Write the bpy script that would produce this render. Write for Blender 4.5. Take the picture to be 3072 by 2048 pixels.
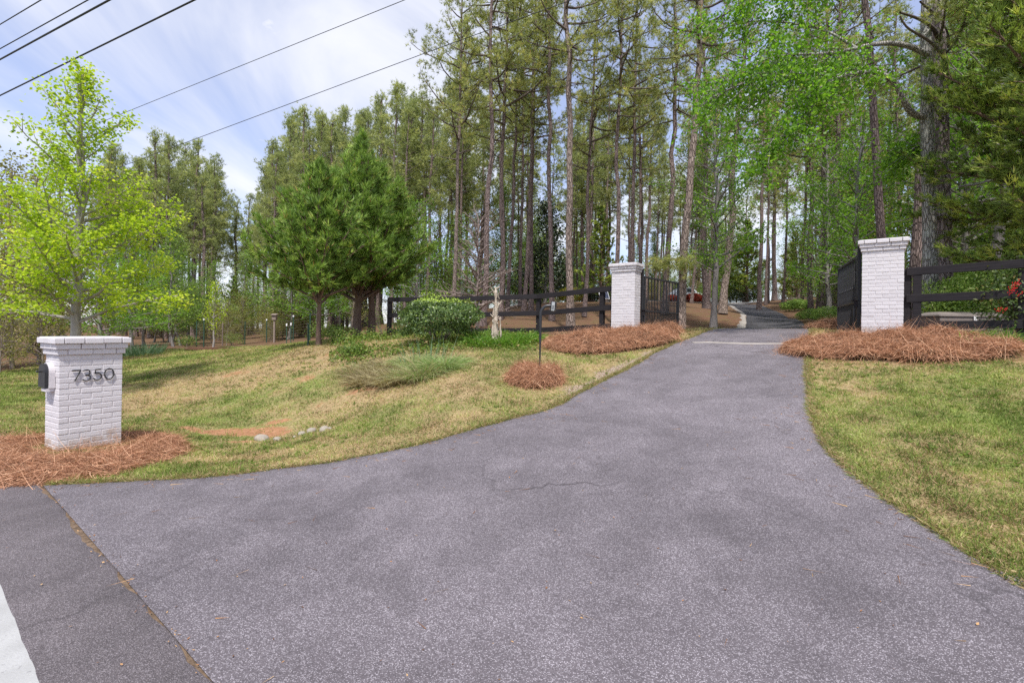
import bpy, bmesh, math, random
import numpy as np
from mathutils import Matrix, Vector

# ------------------------------------------------------------------ reset
for o in list(bpy.data.objects):
    bpy.data.objects.remove(o, do_unlink=True)
SC = bpy.context.scene
COL = SC.collection
RAD = math.radians

# ------------------------------------------------------------------ camera
EYE = 1.5
LENS = 17.0
FPX = 3072 * LENS / 36.0          # focal length in photo pixels
PPX, PPY = 1536.0, 985.0          # principal point in the photo (lens shift)
ROLL = 0.9
cam_d = bpy.data.cameras.new('camera')
cam_d.lens = LENS
cam_d.sensor_width = 36
cam_d.shift_y = -(1024 - PPY) / 3072.0
cam_d.clip_start = 0.05
cam_d.clip_end = 3000
cam = bpy.data.objects.new('camera', cam_d)
COL.objects.link(cam)
CM = Matrix.Rotation(RAD(90), 4, 'X') @ Matrix.Rotation(RAD(ROLL), 4, 'Z')
CM.translation = (0, 0, EYE)
cam.matrix_world = CM
SC.camera = cam

# ------------------------------------------------------------------ sun direction, sky, exposure
SUN_EL, SUN_AZ = 61.0, 180.0      # azimuth clockwise from +Y (the view direction)
SUN_STRENGTH = 2.5
SKY_STRENGTH = 0.13
EXPOSURE = 1.05

world = bpy.data.worlds.new('World')
SC.world = world
world.use_nodes = True
wn, wl = world.node_tree.nodes, world.node_tree.links
wn.clear()
w_out = wn.new('ShaderNodeOutputWorld')
w_bg = wn.new('ShaderNodeBackground')
w_bg.inputs['Strength'].default_value = SKY_STRENGTH
w_sky = wn.new('ShaderNodeTexSky')
w_sky.sky_type = 'NISHITA'
w_sky.sun_disc = False
w_sky.sun_elevation = RAD(SUN_EL)
w_sky.sun_rotation = RAD(SUN_AZ)
w_sky.air_density = 1.0
w_sky.dust_density = 0.8
w_sky.ozone_density = 2.2
tc = wn.new('ShaderNodeTexCoord')
sep = wn.new('ShaderNodeSeparateXYZ')
wl.new(tc.outputs['Generated'], sep.inputs[0])


def wmath(op, a, b=None, clamp=False):
    n = wn.new('ShaderNodeMath')
    n.operation = op
    n.use_clamp = clamp
    for i, s in enumerate((a, b)):
        if s is None:
            continue
        if isinstance(s, (int, float)):
            n.inputs[i].default_value = s
        else:
            wl.new(s, n.inputs[i])
    return n.outputs[0]


zc = wmath('MAXIMUM', sep.outputs['Z'], 0.0)
den = wmath('ADD', zc, 0.22)
cmb = wn.new('ShaderNodeCombineXYZ')
wl.new(wmath('DIVIDE', sep.outputs['X'], den), cmb.inputs[0])
wl.new(wmath('DIVIDE', sep.outputs['Y'], den), cmb.inputs[1])
mapn = wn.new('ShaderNodeMapping')
mapn.inputs['Rotation'].default_value = (0, 0, RAD(-28))
mapn.inputs['Scale'].default_value = (1.0, 0.42, 1)
mapn.inputs['Location'].default_value = (7.4, 2.2, 0)
wl.new(cmb.outputs[0], mapn.inputs[0])
n1 = wn.new('ShaderNodeTexNoise')
n1.inputs['Scale'].default_value = 1.25
n1.inputs['Detail'].default_value = 7
n1.inputs['Roughness'].default_value = 0.55
n1.inputs['Distortion'].default_value = 0.7
wl.new(mapn.outputs[0], n1.inputs['Vector'])
n2 = wn.new('ShaderNodeTexNoise')
n2.inputs['Scale'].default_value = 2.3
n2.inputs['Detail'].default_value = 9
n2.inputs['Roughness'].default_value = 0.6
wl.new(cmb.outputs[0], n2.inputs['Vector'])
mr1 = wn.new('ShaderNodeMapRange')
mr1.interpolation_type = 'SMOOTHSTEP'
mr1.inputs['From Min'].default_value = 0.43
mr1.inputs['From Max'].default_value = 0.68
mr1.inputs['To Min'].default_value = 0.26
mr1.inputs['To Max'].default_value = 0.92
wl.new(n1.outputs['Fac'], mr1.inputs[0])
mr2 = wn.new('ShaderNodeMapRange')
mr2.interpolation_type = 'SMOOTHSTEP'
mr2.inputs['From Min'].default_value = 0.54
mr2.inputs['From Max'].default_value = 0.68
wl.new(n2.outputs['Fac'], mr2.inputs[0])
cl = wmath('MAXIMUM', mr1.outputs[0], wmath('MULTIPLY', mr2.outputs[0], 0.85))
mixc = wn.new('ShaderNodeMix')
mixc.data_type = 'RGBA'
wl.new(cl, mixc.inputs['Factor'])
tint = wn.new('ShaderNodeMix')
tint.data_type = 'RGBA'
tint.blend_type = 'MULTIPLY'
tint.inputs['Factor'].default_value = 1.0
tint.inputs['B'].default_value = (0.78, 0.74, 0.86, 1)
wl.new(w_sky.outputs[0], tint.inputs['A'])
wl.new(tint.outputs['Result'], mixc.inputs['A'])
mixc.inputs['B'].default_value = (3.85, 3.9, 4.15, 1)
wl.new(mixc.outputs['Result'], w_bg.inputs['Color'])
wl.new(w_bg.outputs[0], w_out.inputs['Surface'])

sun_d = bpy.data.lights.new('sun', 'SUN')
sun_d.energy = SUN_STRENGTH
sun_d.angle = RAD(3.0)
sun_d.color = (1.0, 0.955, 0.90)
sun = bpy.data.objects.new('sun', sun_d)
COL.objects.link(sun)
_to = Vector((math.sin(RAD(SUN_AZ)) * math.cos(RAD(SUN_EL)), math.cos(RAD(SUN_AZ)) * math.cos(RAD(SUN_EL)), math.sin(RAD(SUN_EL))))
sun.rotation_euler = _to.to_track_quat('Z', 'Y').to_euler()

SC.view_settings.view_transform = 'Standard'
SC.view_settings.look = 'None'
SC.view_settings.exposure = EXPOSURE
SC.view_settings.gamma = 1.0
SC.view_settings.use_curve_mapping = False
SC.render.engine = 'CYCLES'
cy = SC.cycles
cy.max_bounces = 9
cy.diffuse_bounces = 6
cy.glossy_bounces = 2
cy.transmission_bounces = 7
cy.transparent_max_bounces = 4
cy.caustics_reflective = False
cy.caustics_refractive = False
cy.use_denoising = False

# ------------------------------------------------------------------ helpers: projection
RNG = np.random.default_rng(7)
PYR = random.Random(11)
_M3 = np.array(CM.to_3x3())


def at(px, py, Y):
    """world point on the sight line of a photo pixel at forward distance Y"""
    d = _M3 @ np.array([(px - PPX) / FPX, -(py - PPY) / FPX, -1.0])
    d = d / d[1] * Y
    return np.array([d[0], d[1], d[2] + EYE])


# ------------------------------------------------------------------ helpers: noise
def vnoise(x, y, seed=0):
    """smooth value noise, arrays in, 0..1 out"""
    x = np.asarray(x, float); y = np.asarray(y, float)
    xi = np.floor(x).astype(np.int64); yi = np.floor(y).astype(np.int64)
    fx = x - xi; fy = y - yi
    fx = fx * fx * (3 - 2 * fx); fy = fy * fy * (3 - 2 * fy)

    def h(a, b):
        n = (a * 374761393 + b * 668265263 + seed * 1442695041) & 0x7fffffff
        n = ((n ^ (n >> 13)) * 1274126177) & 0x7fffffff
        n = (n ^ (n >> 16)) & 0x7fffffff
        return n / 0x7fffffff
    return (h(xi, yi) * (1 - fx) * (1 - fy) + h(xi + 1, yi) * fx * (1 - fy)
            + h(xi, yi + 1) * (1 - fx) * fy + h(xi + 1, yi + 1) * fx * fy)


def fbm(x, y, seed=0, octv=4):
    s = 0.0; a = 0.5; t = 0.0
    for i in range(octv):
        s = s + a * vnoise(np.asarray(x) * 2 ** i, np.asarray(y) * 2 ** i, seed + i * 17)
        t += a; a *= 0.5
    return s / t


def sstep(a, b, x):
    t = np.clip((np.asarray(x, float) - a) / (b - a), 0, 1)
    return t * t * (3 - 2 * t)


# ------------------------------------------------------------------ terrain height
ND = np.array([0.62, 0.785])       # into the property, across the road
GD = np.array([0.785, -0.62])      # along the road and the gate line (towards the right)
T_ROAD = 0.82                      # the road/driveway joint: dot(p, ND) = T_ROAD


def tt(x, y):
    return 0.62 * np.asarray(x) + 0.785 * np.asarray(y)


_pt = [(-20, 0), (0.82, 0), (2, .04), (3, .13), (4, .26), (5, .42), (6, .58), (7, .74), (8, .91), (9, 1.08), (10, 1.24), (11.2, 1.40), (12.4, 1.53), (13.5, 1.58)]
_ptx = np.array([p[0] for p in _pt]); _ptz = np.array([p[1] for p in _pt])


def prof(t):
    return np.interp(t, _ptx, _ptz)


CP = []


def cpx(px, py, Y):
    p = at(px, py, Y)
    CP.append((p[0], p[1], p[2]))


for s in np.arange(-40, 41, 8):
    for t in (-14, -5, -1, 0.8):
        p = ND * t + GD * s
        CP.append((p[0], p[1], 0.0))
for x, y in ((1, 2), (2.4, 2.3), (4, 2.5), (6, 3), (0, 4), (2, 4), (4, 4.5), (6, 5), (9, 4), (1, 5.5), (3, 6), (5, 6.5), (7.5, 6.5), (1.5, 7.5), (3.5, 8), (5, 8.5),
             (6.6, 8.8), (8, 7.6), (10, 7), (-1, 5), (-2.4, 4.8), (4.2, 10), (6.0, 10), (3.0, 11.95), (5, 11.4), (7, 10.4), (9, 9), (12, 6.5), (6, 11.8), (7, 11.5), (0.6, 6.8)):
    CP.append((x, y, float(prof(tt(x, y)))))
CP += [(5.2, 12.4, 1.55), (6.5, 12.6, 1.58), (7.9, 12.4, 1.58), (2.5, 12.5, 1.40), (10.5, 11.5, 1.6), (13, 9.5, 1.55), (16, 6, 1.4)]
CP += [(-5.3, 5.6, -.03), (-5, 6.5, -.06), (-6.5, 6.5, -.08), (-7, 8, -.12), (-10, 10, -.08), (-14, 14, -.06), (-20, 12, 0.0), (-18, 19, 0.0), (-26, 22, 0.1)]
for a in ((700, 1300, 7.5), (785, 1320, 7.2), (980, 1292, 6.9), (600, 1200, 9.5), (600, 1100, 13), (600, 1060, 18), (600, 1048, 22),
          (900, 1200, 8.5), (900, 1100, 10.5), (955, 1035, 13.5), (1150, 1170, 8.3), (1150, 1085, 10), (1168, 1007, 14.9),
          (1400, 1150, 7.6), (1400, 1060, 10), (1300, 1030, 11.5), (1620, 1135, 7.7), (1780, 1060, 10), (1500, 1040, 11),
          (1610, 1005, 13.9), (300, 1120, 13), (350, 1050, 22), (150, 1200, 9), (780, 1045, 20), (1060, 1012, 16)):
    cpx(*a)
for a in ((2037, 986, 26), (2140, 979, 25), (2169, 931, 33), (2000, 905, 52), (2080, 905, 60), (2180, 914, 57), (2273, 905, 62), (2343, 898, 62), (2428, 891, 60),
          (2324, 989, 25), (2300, 957, 33), (2250, 930, 45), (2480, 960, 25), (2480, 900, 48), (2600, 960, 18), (2750, 960, 13), (2900, 960, 11.5), (3100, 950, 12), (2900, 930, 24),
          (1700, 985, 21), (1550, 962, 27), (1550, 915, 44), (1300, 990, 24), (1100, 1000, 22), (950, 1015, 28), (1000, 990, 45), (700, 1035, 30), (400, 1030, 34), (100, 1030, 34)):
    cpx(*a)
CP += [(8.6, 17, 1.42), (10.6, 20.5, 1.42), (6, 18, 1.40), (3.5, 17, 1.42), (13, 17, 1.7)]
CP += [(-60, 40, 0.2), (-40, 60, 0.6), (-20, 60, 0.8), (0, 60, 3.4), (25, 75, 5.0), (45, 70, 6.0), (60, 45, 6.0), (40, 20, 3.0), (30, 30, 4.0), (0, 100, 3.0), (40, 110, 4.5), (-50, 110, 0.8),
       (90, 90, 6.0), (100, 20, 4.0), (60, -10, 1.0), (-90, 80, 0.5), (0, 160, 2.0), (120, 160, 4.0), (-120, 160, 0.0), (0, 300, 0.0), (250, 250, 2.0), (-250, 250, 0.0),
       (300, 0, 1.0), (-300, 50, 0.0), (-250, -150, 0.0), (150, -250, 0.0), (0, 450, -2.0), (400, 400, 0.0), (-400, 400, -2.0), (450, -100, 0.0), (-450, -100, 0.0), (0, -450, 0.0), (400, -400, 0), (-400, -400, 0)]
CP = np.array(CP, float)


def _tps(r2):
    r2 = np.maximum(r2, 1e-12)
    return 0.5 * r2 * np.log(r2)


_S = 10.0
_cx = CP[:, :2] / _S
_n = len(CP)
_K = _tps(((_cx[:, None, :] - _cx[None, :, :]) ** 2).sum(-1)) + np.eye(_n) * 0.0006
_P = np.hstack([np.ones((_n, 1)), _cx])
_A = np.zeros((_n + 3, _n + 3))
_A[:_n, :_n] = _K; _A[:_n, _n:] = _P; _A[_n:, :_n] = _P.T
_w = np.linalg.solve(_A, np.concatenate([CP[:, 2], np.zeros(3)]))


def zf(x, y):
    """ground height"""
    x = np.asarray(x, float); y = np.asarray(y, float)
    sh = np.broadcast(x, y).shape
    q = np.stack([np.broadcast_to(x, sh).ravel(), np.broadcast_to(y, sh).ravel()], 1) / _S
    out = np.empty(len(q))
    for i in range(0, len(q), 20000):
        b = q[i:i + 20000]
        r2 = ((b[:, None, :] - _cx[None, :, :]) ** 2).sum(-1)
        out[i:i + 20000] = _tps(r2) @ _w[:_n] + _w[_n] + b @ _w[_n + 1:]
    t = tt(q[:, 0] * _S, q[:, 1] * _S)
    out = out * sstep(0.2, 2.2, t)
    return out.reshape(sh)


def zg(x, y):
    return float(zf(np.array([x]), np.array([y]))[0])


_YS = np.concatenate([np.arange(1.0, 20, .02), np.arange(20, 90, .1)])


def gp(px, py):
    """ground point seen at a photo pixel"""
    d = _M3 @ np.array([(px - PPX) / FPX, -(py - PPY) / FPX, -1.0])
    d = d / d[1]
    X = d[0] * _YS; Z = EYE + d[2] * _YS
    g = zf(X, _YS)
    k = np.nonzero(Z < g)[0]
    i = k[0] if len(k) else len(_YS) - 1
    return np.array([X[i], _YS[i], g[i]])


def gx(px, Y, py=990):
    """ground point under the sight line of column px at distance Y"""
    p = at(px, py, Y)
    return np.array([p[0], p[1], zg(p[0], p[1])])


# ------------------------------------------------------------------ helpers: meshes and objects
def nmesh(name, V, F, mat=None, v=None, smooth=False):
    """mesh from numpy arrays; F is one (m,k) array or a list of such arrays"""
    me = bpy.data.meshes.new(name)
    V = np.asarray(V, np.float32)
    Fs = [np.asarray(f, np.int32) for f in (F if isinstance(F, list) else [F]) if len(f)]
    me.vertices.add(len(V))
    me.vertices.foreach_set('co', V.ravel())
    loops = np.concatenate([f.ravel() for f in Fs])
    tot = np.concatenate([np.full(len(f), f.shape[1], np.int32) for f in Fs])
    start = np.concatenate([[0], np.cumsum(tot)[:-1]]).astype(np.int32)
    me.loops.add(len(loops))
    me.loops.foreach_set('vertex_index', loops)
    me.polygons.add(len(tot))
    me.polygons.foreach_set('loop_start', start)
    me.polygons.foreach_set('use_smooth', np.full(len(tot), smooth, bool))
    me.update(calc_edges=True)
    if v is not None:
        a = me.attributes.new('v', 'FLOAT', 'FACE')
        a.data.foreach_set('value', np.asarray(v, np.float32))
    if mat is not None:
        me.materials.append(mat)
    return me


def link(name, me, parent=None, loc=None, rot=None, scale=None):
    o = bpy.data.objects.new(name, me)
    COL.objects.link(o)
    if parent is not None:
        o.parent = parent
    if loc is not None:
        o.location = loc
    if rot is not None:
        o.rotation_euler = rot
    if scale is not None:
        o.scale = scale if hasattr(scale, '__len__') else (scale,) * 3
    return o


def tag(o, label, cat, group=None, kind=None):
    o['label'] = label
    o['category'] = cat
    if group:
        o['group'] = group
    if kind:
        o['kind'] = kind
    return o


def thing(name, label, cat, loc=(0, 0, 0), rz=0.0, group=None, rot=None):
    o = link(name, None, loc=loc, rot=rot or (0, 0, rz))
    o.empty_display_size = 0.2
    return tag(o, label, cat, group)


def box_arrays(c, d, ax=None):
    """box centre c, full size d, optional 3x3 axes"""
    s = np.array([[-1, -1, -1], [1, -1, -1], [1, 1, -1], [-1, 1, -1], [-1, -1, 1], [1, -1, 1], [1, 1, 1], [-1, 1, 1]], float) * 0.5 * np.array(d)
    if ax is not None:
        s = s @ np.array(ax)
    f = np.array([[0, 3, 2, 1], [4, 5, 6, 7], [0, 1, 5, 4], [1, 2, 6, 5], [2, 3, 7, 6], [3, 0, 4, 7]])
    return s + np.array(c), f


def bevel_box(name, d, bev, mat, c=(0, 0, 0), seg=1):
    bm = bmesh.new()
    bmesh.ops.create_cube(bm, size=1)
    for v in bm.verts:
        v.co = Vector((v.co.x * d[0] + c[0], v.co.y * d[1] + c[1], v.co.z * d[2] + c[2]))
    bmesh.ops.bevel(bm, geom=bm.edges[:], offset=bev, segments=seg, affect='EDGES', profile=0.5)
    me = bpy.data.meshes.new(name)
    bm.to_mesh(me); bm.free()
    if mat:
        me.materials.append(mat)
    return me


def tube(P, R, sides=6, cap=True):
    P = np.asarray(P, float); R = np.asarray(R, float)
    n = len(P)
    T = np.gradient(P, axis=0)
    T /= np.linalg.norm(T, axis=1, keepdims=True) + 1e-9
    up = np.array([0, 0, 1.0]) if abs(T[:, 2]).mean() < 0.8 else np.array([1.0, 0, 0])
    A = np.cross(T, up); A /= np.linalg.norm(A, axis=1, keepdims=True) + 1e-9
    B = np.cross(T, A)
    th = np.arange(sides) * 2 * np.pi / sides
    V = P[:, None, :] + R[:, None, None] * (np.cos(th)[None, :, None] * A[:, None, :] + np.sin(th)[None, :, None] * B[:, None, :])
    V = V.reshape(-1, 3)
    i = np.arange(n - 1)[:, None] * sides; j = np.arange(sides)[None, :]; k = (j + 1) % sides
    Q = np.stack([i + j, i + k, i + sides + k, i + sides + j], -1).reshape(-1, 4)
    return V, Q


def tubes(items, sides=5):
    Vs, Qs, o = [], [], 0
    for it in items:
        V, Q = tube(it[0], it[1], it[2] if len(it) > 2 else sides)
        Vs.append(V); Qs.append(Q + o); o += len(V)
    return np.concatenate(Vs), np.concatenate(Qs)


def norm(a):
    return a / (np.linalg.norm(a, axis=-1, keepdims=True) + 1e-9)


def blades(P, D, L, W, rng):
    """one thin triangle from each P along D"""
    n = len(P)
    s = norm(np.cross(D, rng.normal(size=(n, 3))))
    L = np.broadcast_to(L, (n,))[:, None]; W = np.broadcast_to(W, (n,))[:, None]
    V = np.stack([P - s * W * .5, P + s * W * .5, P + D * L], 1).reshape(-1, 3)
    return V, np.arange(3 * n).reshape(n, 3)


def leaves(P, D, L, W, rng, S=None):
    """one kite shaped leaf from each P along D"""
    n = len(P)
    if S is None:
        S = rng.normal(size=(n, 3))
    s = norm(np.cross(D, S))
    L = np.broadcast_to(L, (n,))[:, None]; W = np.broadcast_to(W, (n,))[:, None]
    V = np.stack([P, P + D * L * .45 + s * W * .5, P + D * L, P + D * L * .45 - s * W * .5], 1).reshape(-1, 3)
    return V, np.arange(4 * n).reshape(n, 4)


def strands(P, D, L, W, bend, rng, seg=3, up=None):
    """curved ribbons; D start direction, bend a vector added along the length"""
    n = len(P)
    s = norm(np.cross(D, rng.normal(size=(n, 3)))) if up is None else norm(np.cross(D, up))
    L = np.broadcast_to(L, (n,)); W = np.broadcast_to(W, (n,))
    rows = []
    for k in range(seg + 1):
        u = k / seg
        c = P + D * (L * u)[:, None] + bend * (L * u * u)[:, None]
        w = (W * (1 - 0.85 * u ** 1.5) * .5)[:, None]
        rows.append(c - s * w); rows.append(c + s * w)
    V = np.stack(rows, 1).reshape(-1, 3)
    m = 2 * (seg + 1)
    b = (np.arange(n) * m)[:, None]
    Q = np.concatenate([np.stack([b + 2 * k, b + 2 * k + 1, b + 2 * k + 3, b + 2 * k + 2], -1) for k in range(seg)], 1).reshape(-1, 4)
    return V, Q


def inpoly(x, y, poly):
    x = np.asarray(x); y = np.asarray(y)
    r = np.zeros(x.shape, bool)
    n = len(poly)
    for i in range(n):
        x0, y0 = poly[i][0], poly[i][1]; x1, y1 = poly[(i + 1) % n][0], poly[(i + 1) % n][1]
        if y0 == y1:
            continue
        c = ((y0 > y) != (y1 > y)) & (x < (x1 - x0) * (y - y0) / (y1 - y0) + x0)
        r ^= c
    return r


def polydist(x, y, line):
    """distance to a polyline"""
    x = np.asarray(x, float); y = np.asarray(y, float)
    d = np.full(x.shape, 1e9)
    for i in range(len(line) - 1):
        ax_, ay = line[i][0], line[i][1]; bx, by = line[i + 1][0], line[i + 1][1]
        L2 = (bx - ax_) ** 2 + (by - ay) ** 2 + 1e-12
        u = np.clip(((x - ax_) * (bx - ax_) + (y - ay) * (by - ay)) / L2, 0, 1)
        d = np.minimum(d, np.hypot(x - ax_ - u * (bx - ax_), y - ay - u * (by - ay)))
    return d


def resample(line, n):
    line = np.asarray(line, float)
    d = np.concatenate([[0], np.cumsum(np.linalg.norm(np.diff(line, axis=0), axis=1))])
    s = np.linspace(0, d[-1], n)
    return np.stack([np.interp(s, d, line[:, k]) for k in range(line.shape[1])], 1)


def smoothline(line, n, it=30):
    p = resample(line, n)
    for _ in range(it):
        p[1:-1] = 0.5 * p[1:-1] + 0.25 * (p[:-2] + p[2:])
    return p


# ------------------------------------------------------------------ helpers: materials
class NT:
    def __init__(self, name):
        self.m = bpy.data.materials.new(name)
        self.m.use_nodes = True
        self.n = self.m.node_tree.nodes
        self.l = self.m.node_tree.links
        self.b = self.n['Principled BSDF']
        self.out = self.n['Material Output']

    def new(self, t, **kw):
        n = self.n.new(t)
        for k, v in kw.items():
            setattr(n, k, v)
        return n

    def put(self, sock, val):
        if isinstance(val, bpy.types.NodeSocket):
            self.l.new(val, sock)
        elif val is not None:
            if hasattr(val, '__len__') and len(val) == 3 and sock.type == 'RGBA':
                val = (*val, 1)
            sock.default_value = val

    def coord(self, kind='Object', scale=None):
        t = self.new('ShaderNodeTexCoord')
        o = t.outputs[kind]
        if scale is not None:
            mp = self.new('ShaderNodeMapping')
            mp.inputs['Scale'].default_value = scale
            self.l.new(o, mp.inputs[0])
            o = mp.outputs[0]
        return o

    def noise(self, vec, scale, detail=4, rough=.5, dist=0):
        n = self.new('ShaderNodeTexNoise')
        n.inputs['Scale'].default_value = scale
        n.inputs['Detail'].default_value = detail
        n.inputs['Roughness'].default_value = rough
        n.inputs['Distortion'].default_value = dist
        if vec is not None:
            self.l.new(vec, n.inputs['Vector'])
        return n.outputs['Fac']

    def voro(self, vec, scale, feature='F1', rnd=1.0, out='Distance'):
        n = self.new('ShaderNodeTexVoronoi', feature=feature)
        n.inputs['Scale'].default_value = scale
        n.inputs['Randomness'].default_value = rnd
        self.l.new(vec, n.inputs['Vector'])
        return n.outputs[out]

    def ramp(self, fac, stops, interp='LINEAR'):
        r = self.new('ShaderNodeValToRGB')
        cr = r.color_ramp
        cr.interpolation = interp
        while len(cr.elements) > 1:
            cr.elements.remove(cr.elements[-1])
        for i, (p, c) in enumerate(stops):
            e = cr.elements[0] if i == 0 else cr.elements.new(p)
            e.position = p
            c = (c, c, c) if isinstance(c, (int, float)) else c
            e.color = (*c[:3], 1)
        self.put(r.inputs[0], fac)
        return r.outputs[0]

    def mix(self, fac, a, b, blend='MIX'):
        n = self.new('ShaderNodeMix', data_type='RGBA', blend_type=blend)
        self.put(n.inputs['Factor'], fac)
        self.put(n.inputs['A'], a)
        self.put(n.inputs['B'], b)
        return n.outputs['Result']

    def math(self, op, a, b=None, clamp=False):
        n = self.new('ShaderNodeMath', operation=op, use_clamp=clamp)
        self.put(n.inputs[0], a)
        if b is not None:
            self.put(n.inputs[1], b)
        return n.outputs[0]

    def attr(self, name, out='Fac'):
        n = self.new('ShaderNodeAttribute', attribute_name=name)
        return n.outputs[out]

    def bump(self, h, strength=.3, dist=.01, prev=None):
        n = self.new('ShaderNodeBump')
        n.inputs['Strength'].default_value = strength
        n.inputs['Distance'].default_value = dist
        self.put(n.inputs['Height'], h)
        if prev is not None:
            self.l.new(prev, n.inputs['Normal'])
        return n.outputs[0]

    def fin(self, color=None, rough=.7, normal=None, spec=.5, metal=None):
        self.put(self.b.inputs['Base Color'], color)
        self.put(self.b.inputs['Roughness'], rough)
        self.put(self.b.inputs['Specular IOR Level'], spec)
        if metal is not None:
            self.b.inputs['Metallic'].default_value = metal
        if normal is not None:
            self.l.new(normal, self.b.inputs['Normal'])
        return self.m


def leaf_mat(name, stops, trans=.35, rough=.5, spec=.35, tcol=1.35):
    t = NT(name)
    c = t.ramp(t.attr('v'), stops)
    t.fin(c, rough, spec=spec)
    if trans > 0:
        tr = t.new('ShaderNodeBsdfTranslucent')
        tc_ = t.mix(1.0, c, (tcol, tcol * 1.02, tcol * .7), 'MULTIPLY')
        t.l.new(tc_, tr.inputs['Color'])
        ms = t.new('ShaderNodeMixShader')
        ms.inputs[0].default_value = trans
        t.l.new(t.b.outputs[0], ms.inputs[1])
        t.l.new(tr.outputs[0], ms.inputs[2])
        t.l.new(ms.outputs[0], t.out.inputs['Surface'])
    return t.m


def simple_mat(name, col, rough=.6, var=.12, scale=18, bump=.15, spec=.4, metal=None, bd=.004):
    t = NT(name)
    v = t.coord('Object')
    n = t.noise(v, scale, 5, .6)
    c = t.ramp(n, [(.25, [x * (1 - var) for x in col]), (.75, [min(1, x * (1 + var)) for x in col])])
    r = t.ramp(n, [(.3, max(0, rough - .08)), (.7, min(1, rough + .08))])
    return t.fin(c, r, t.bump(t.noise(v, scale * 4, 4), bump, bd), spec, metal)


M = {}


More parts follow.
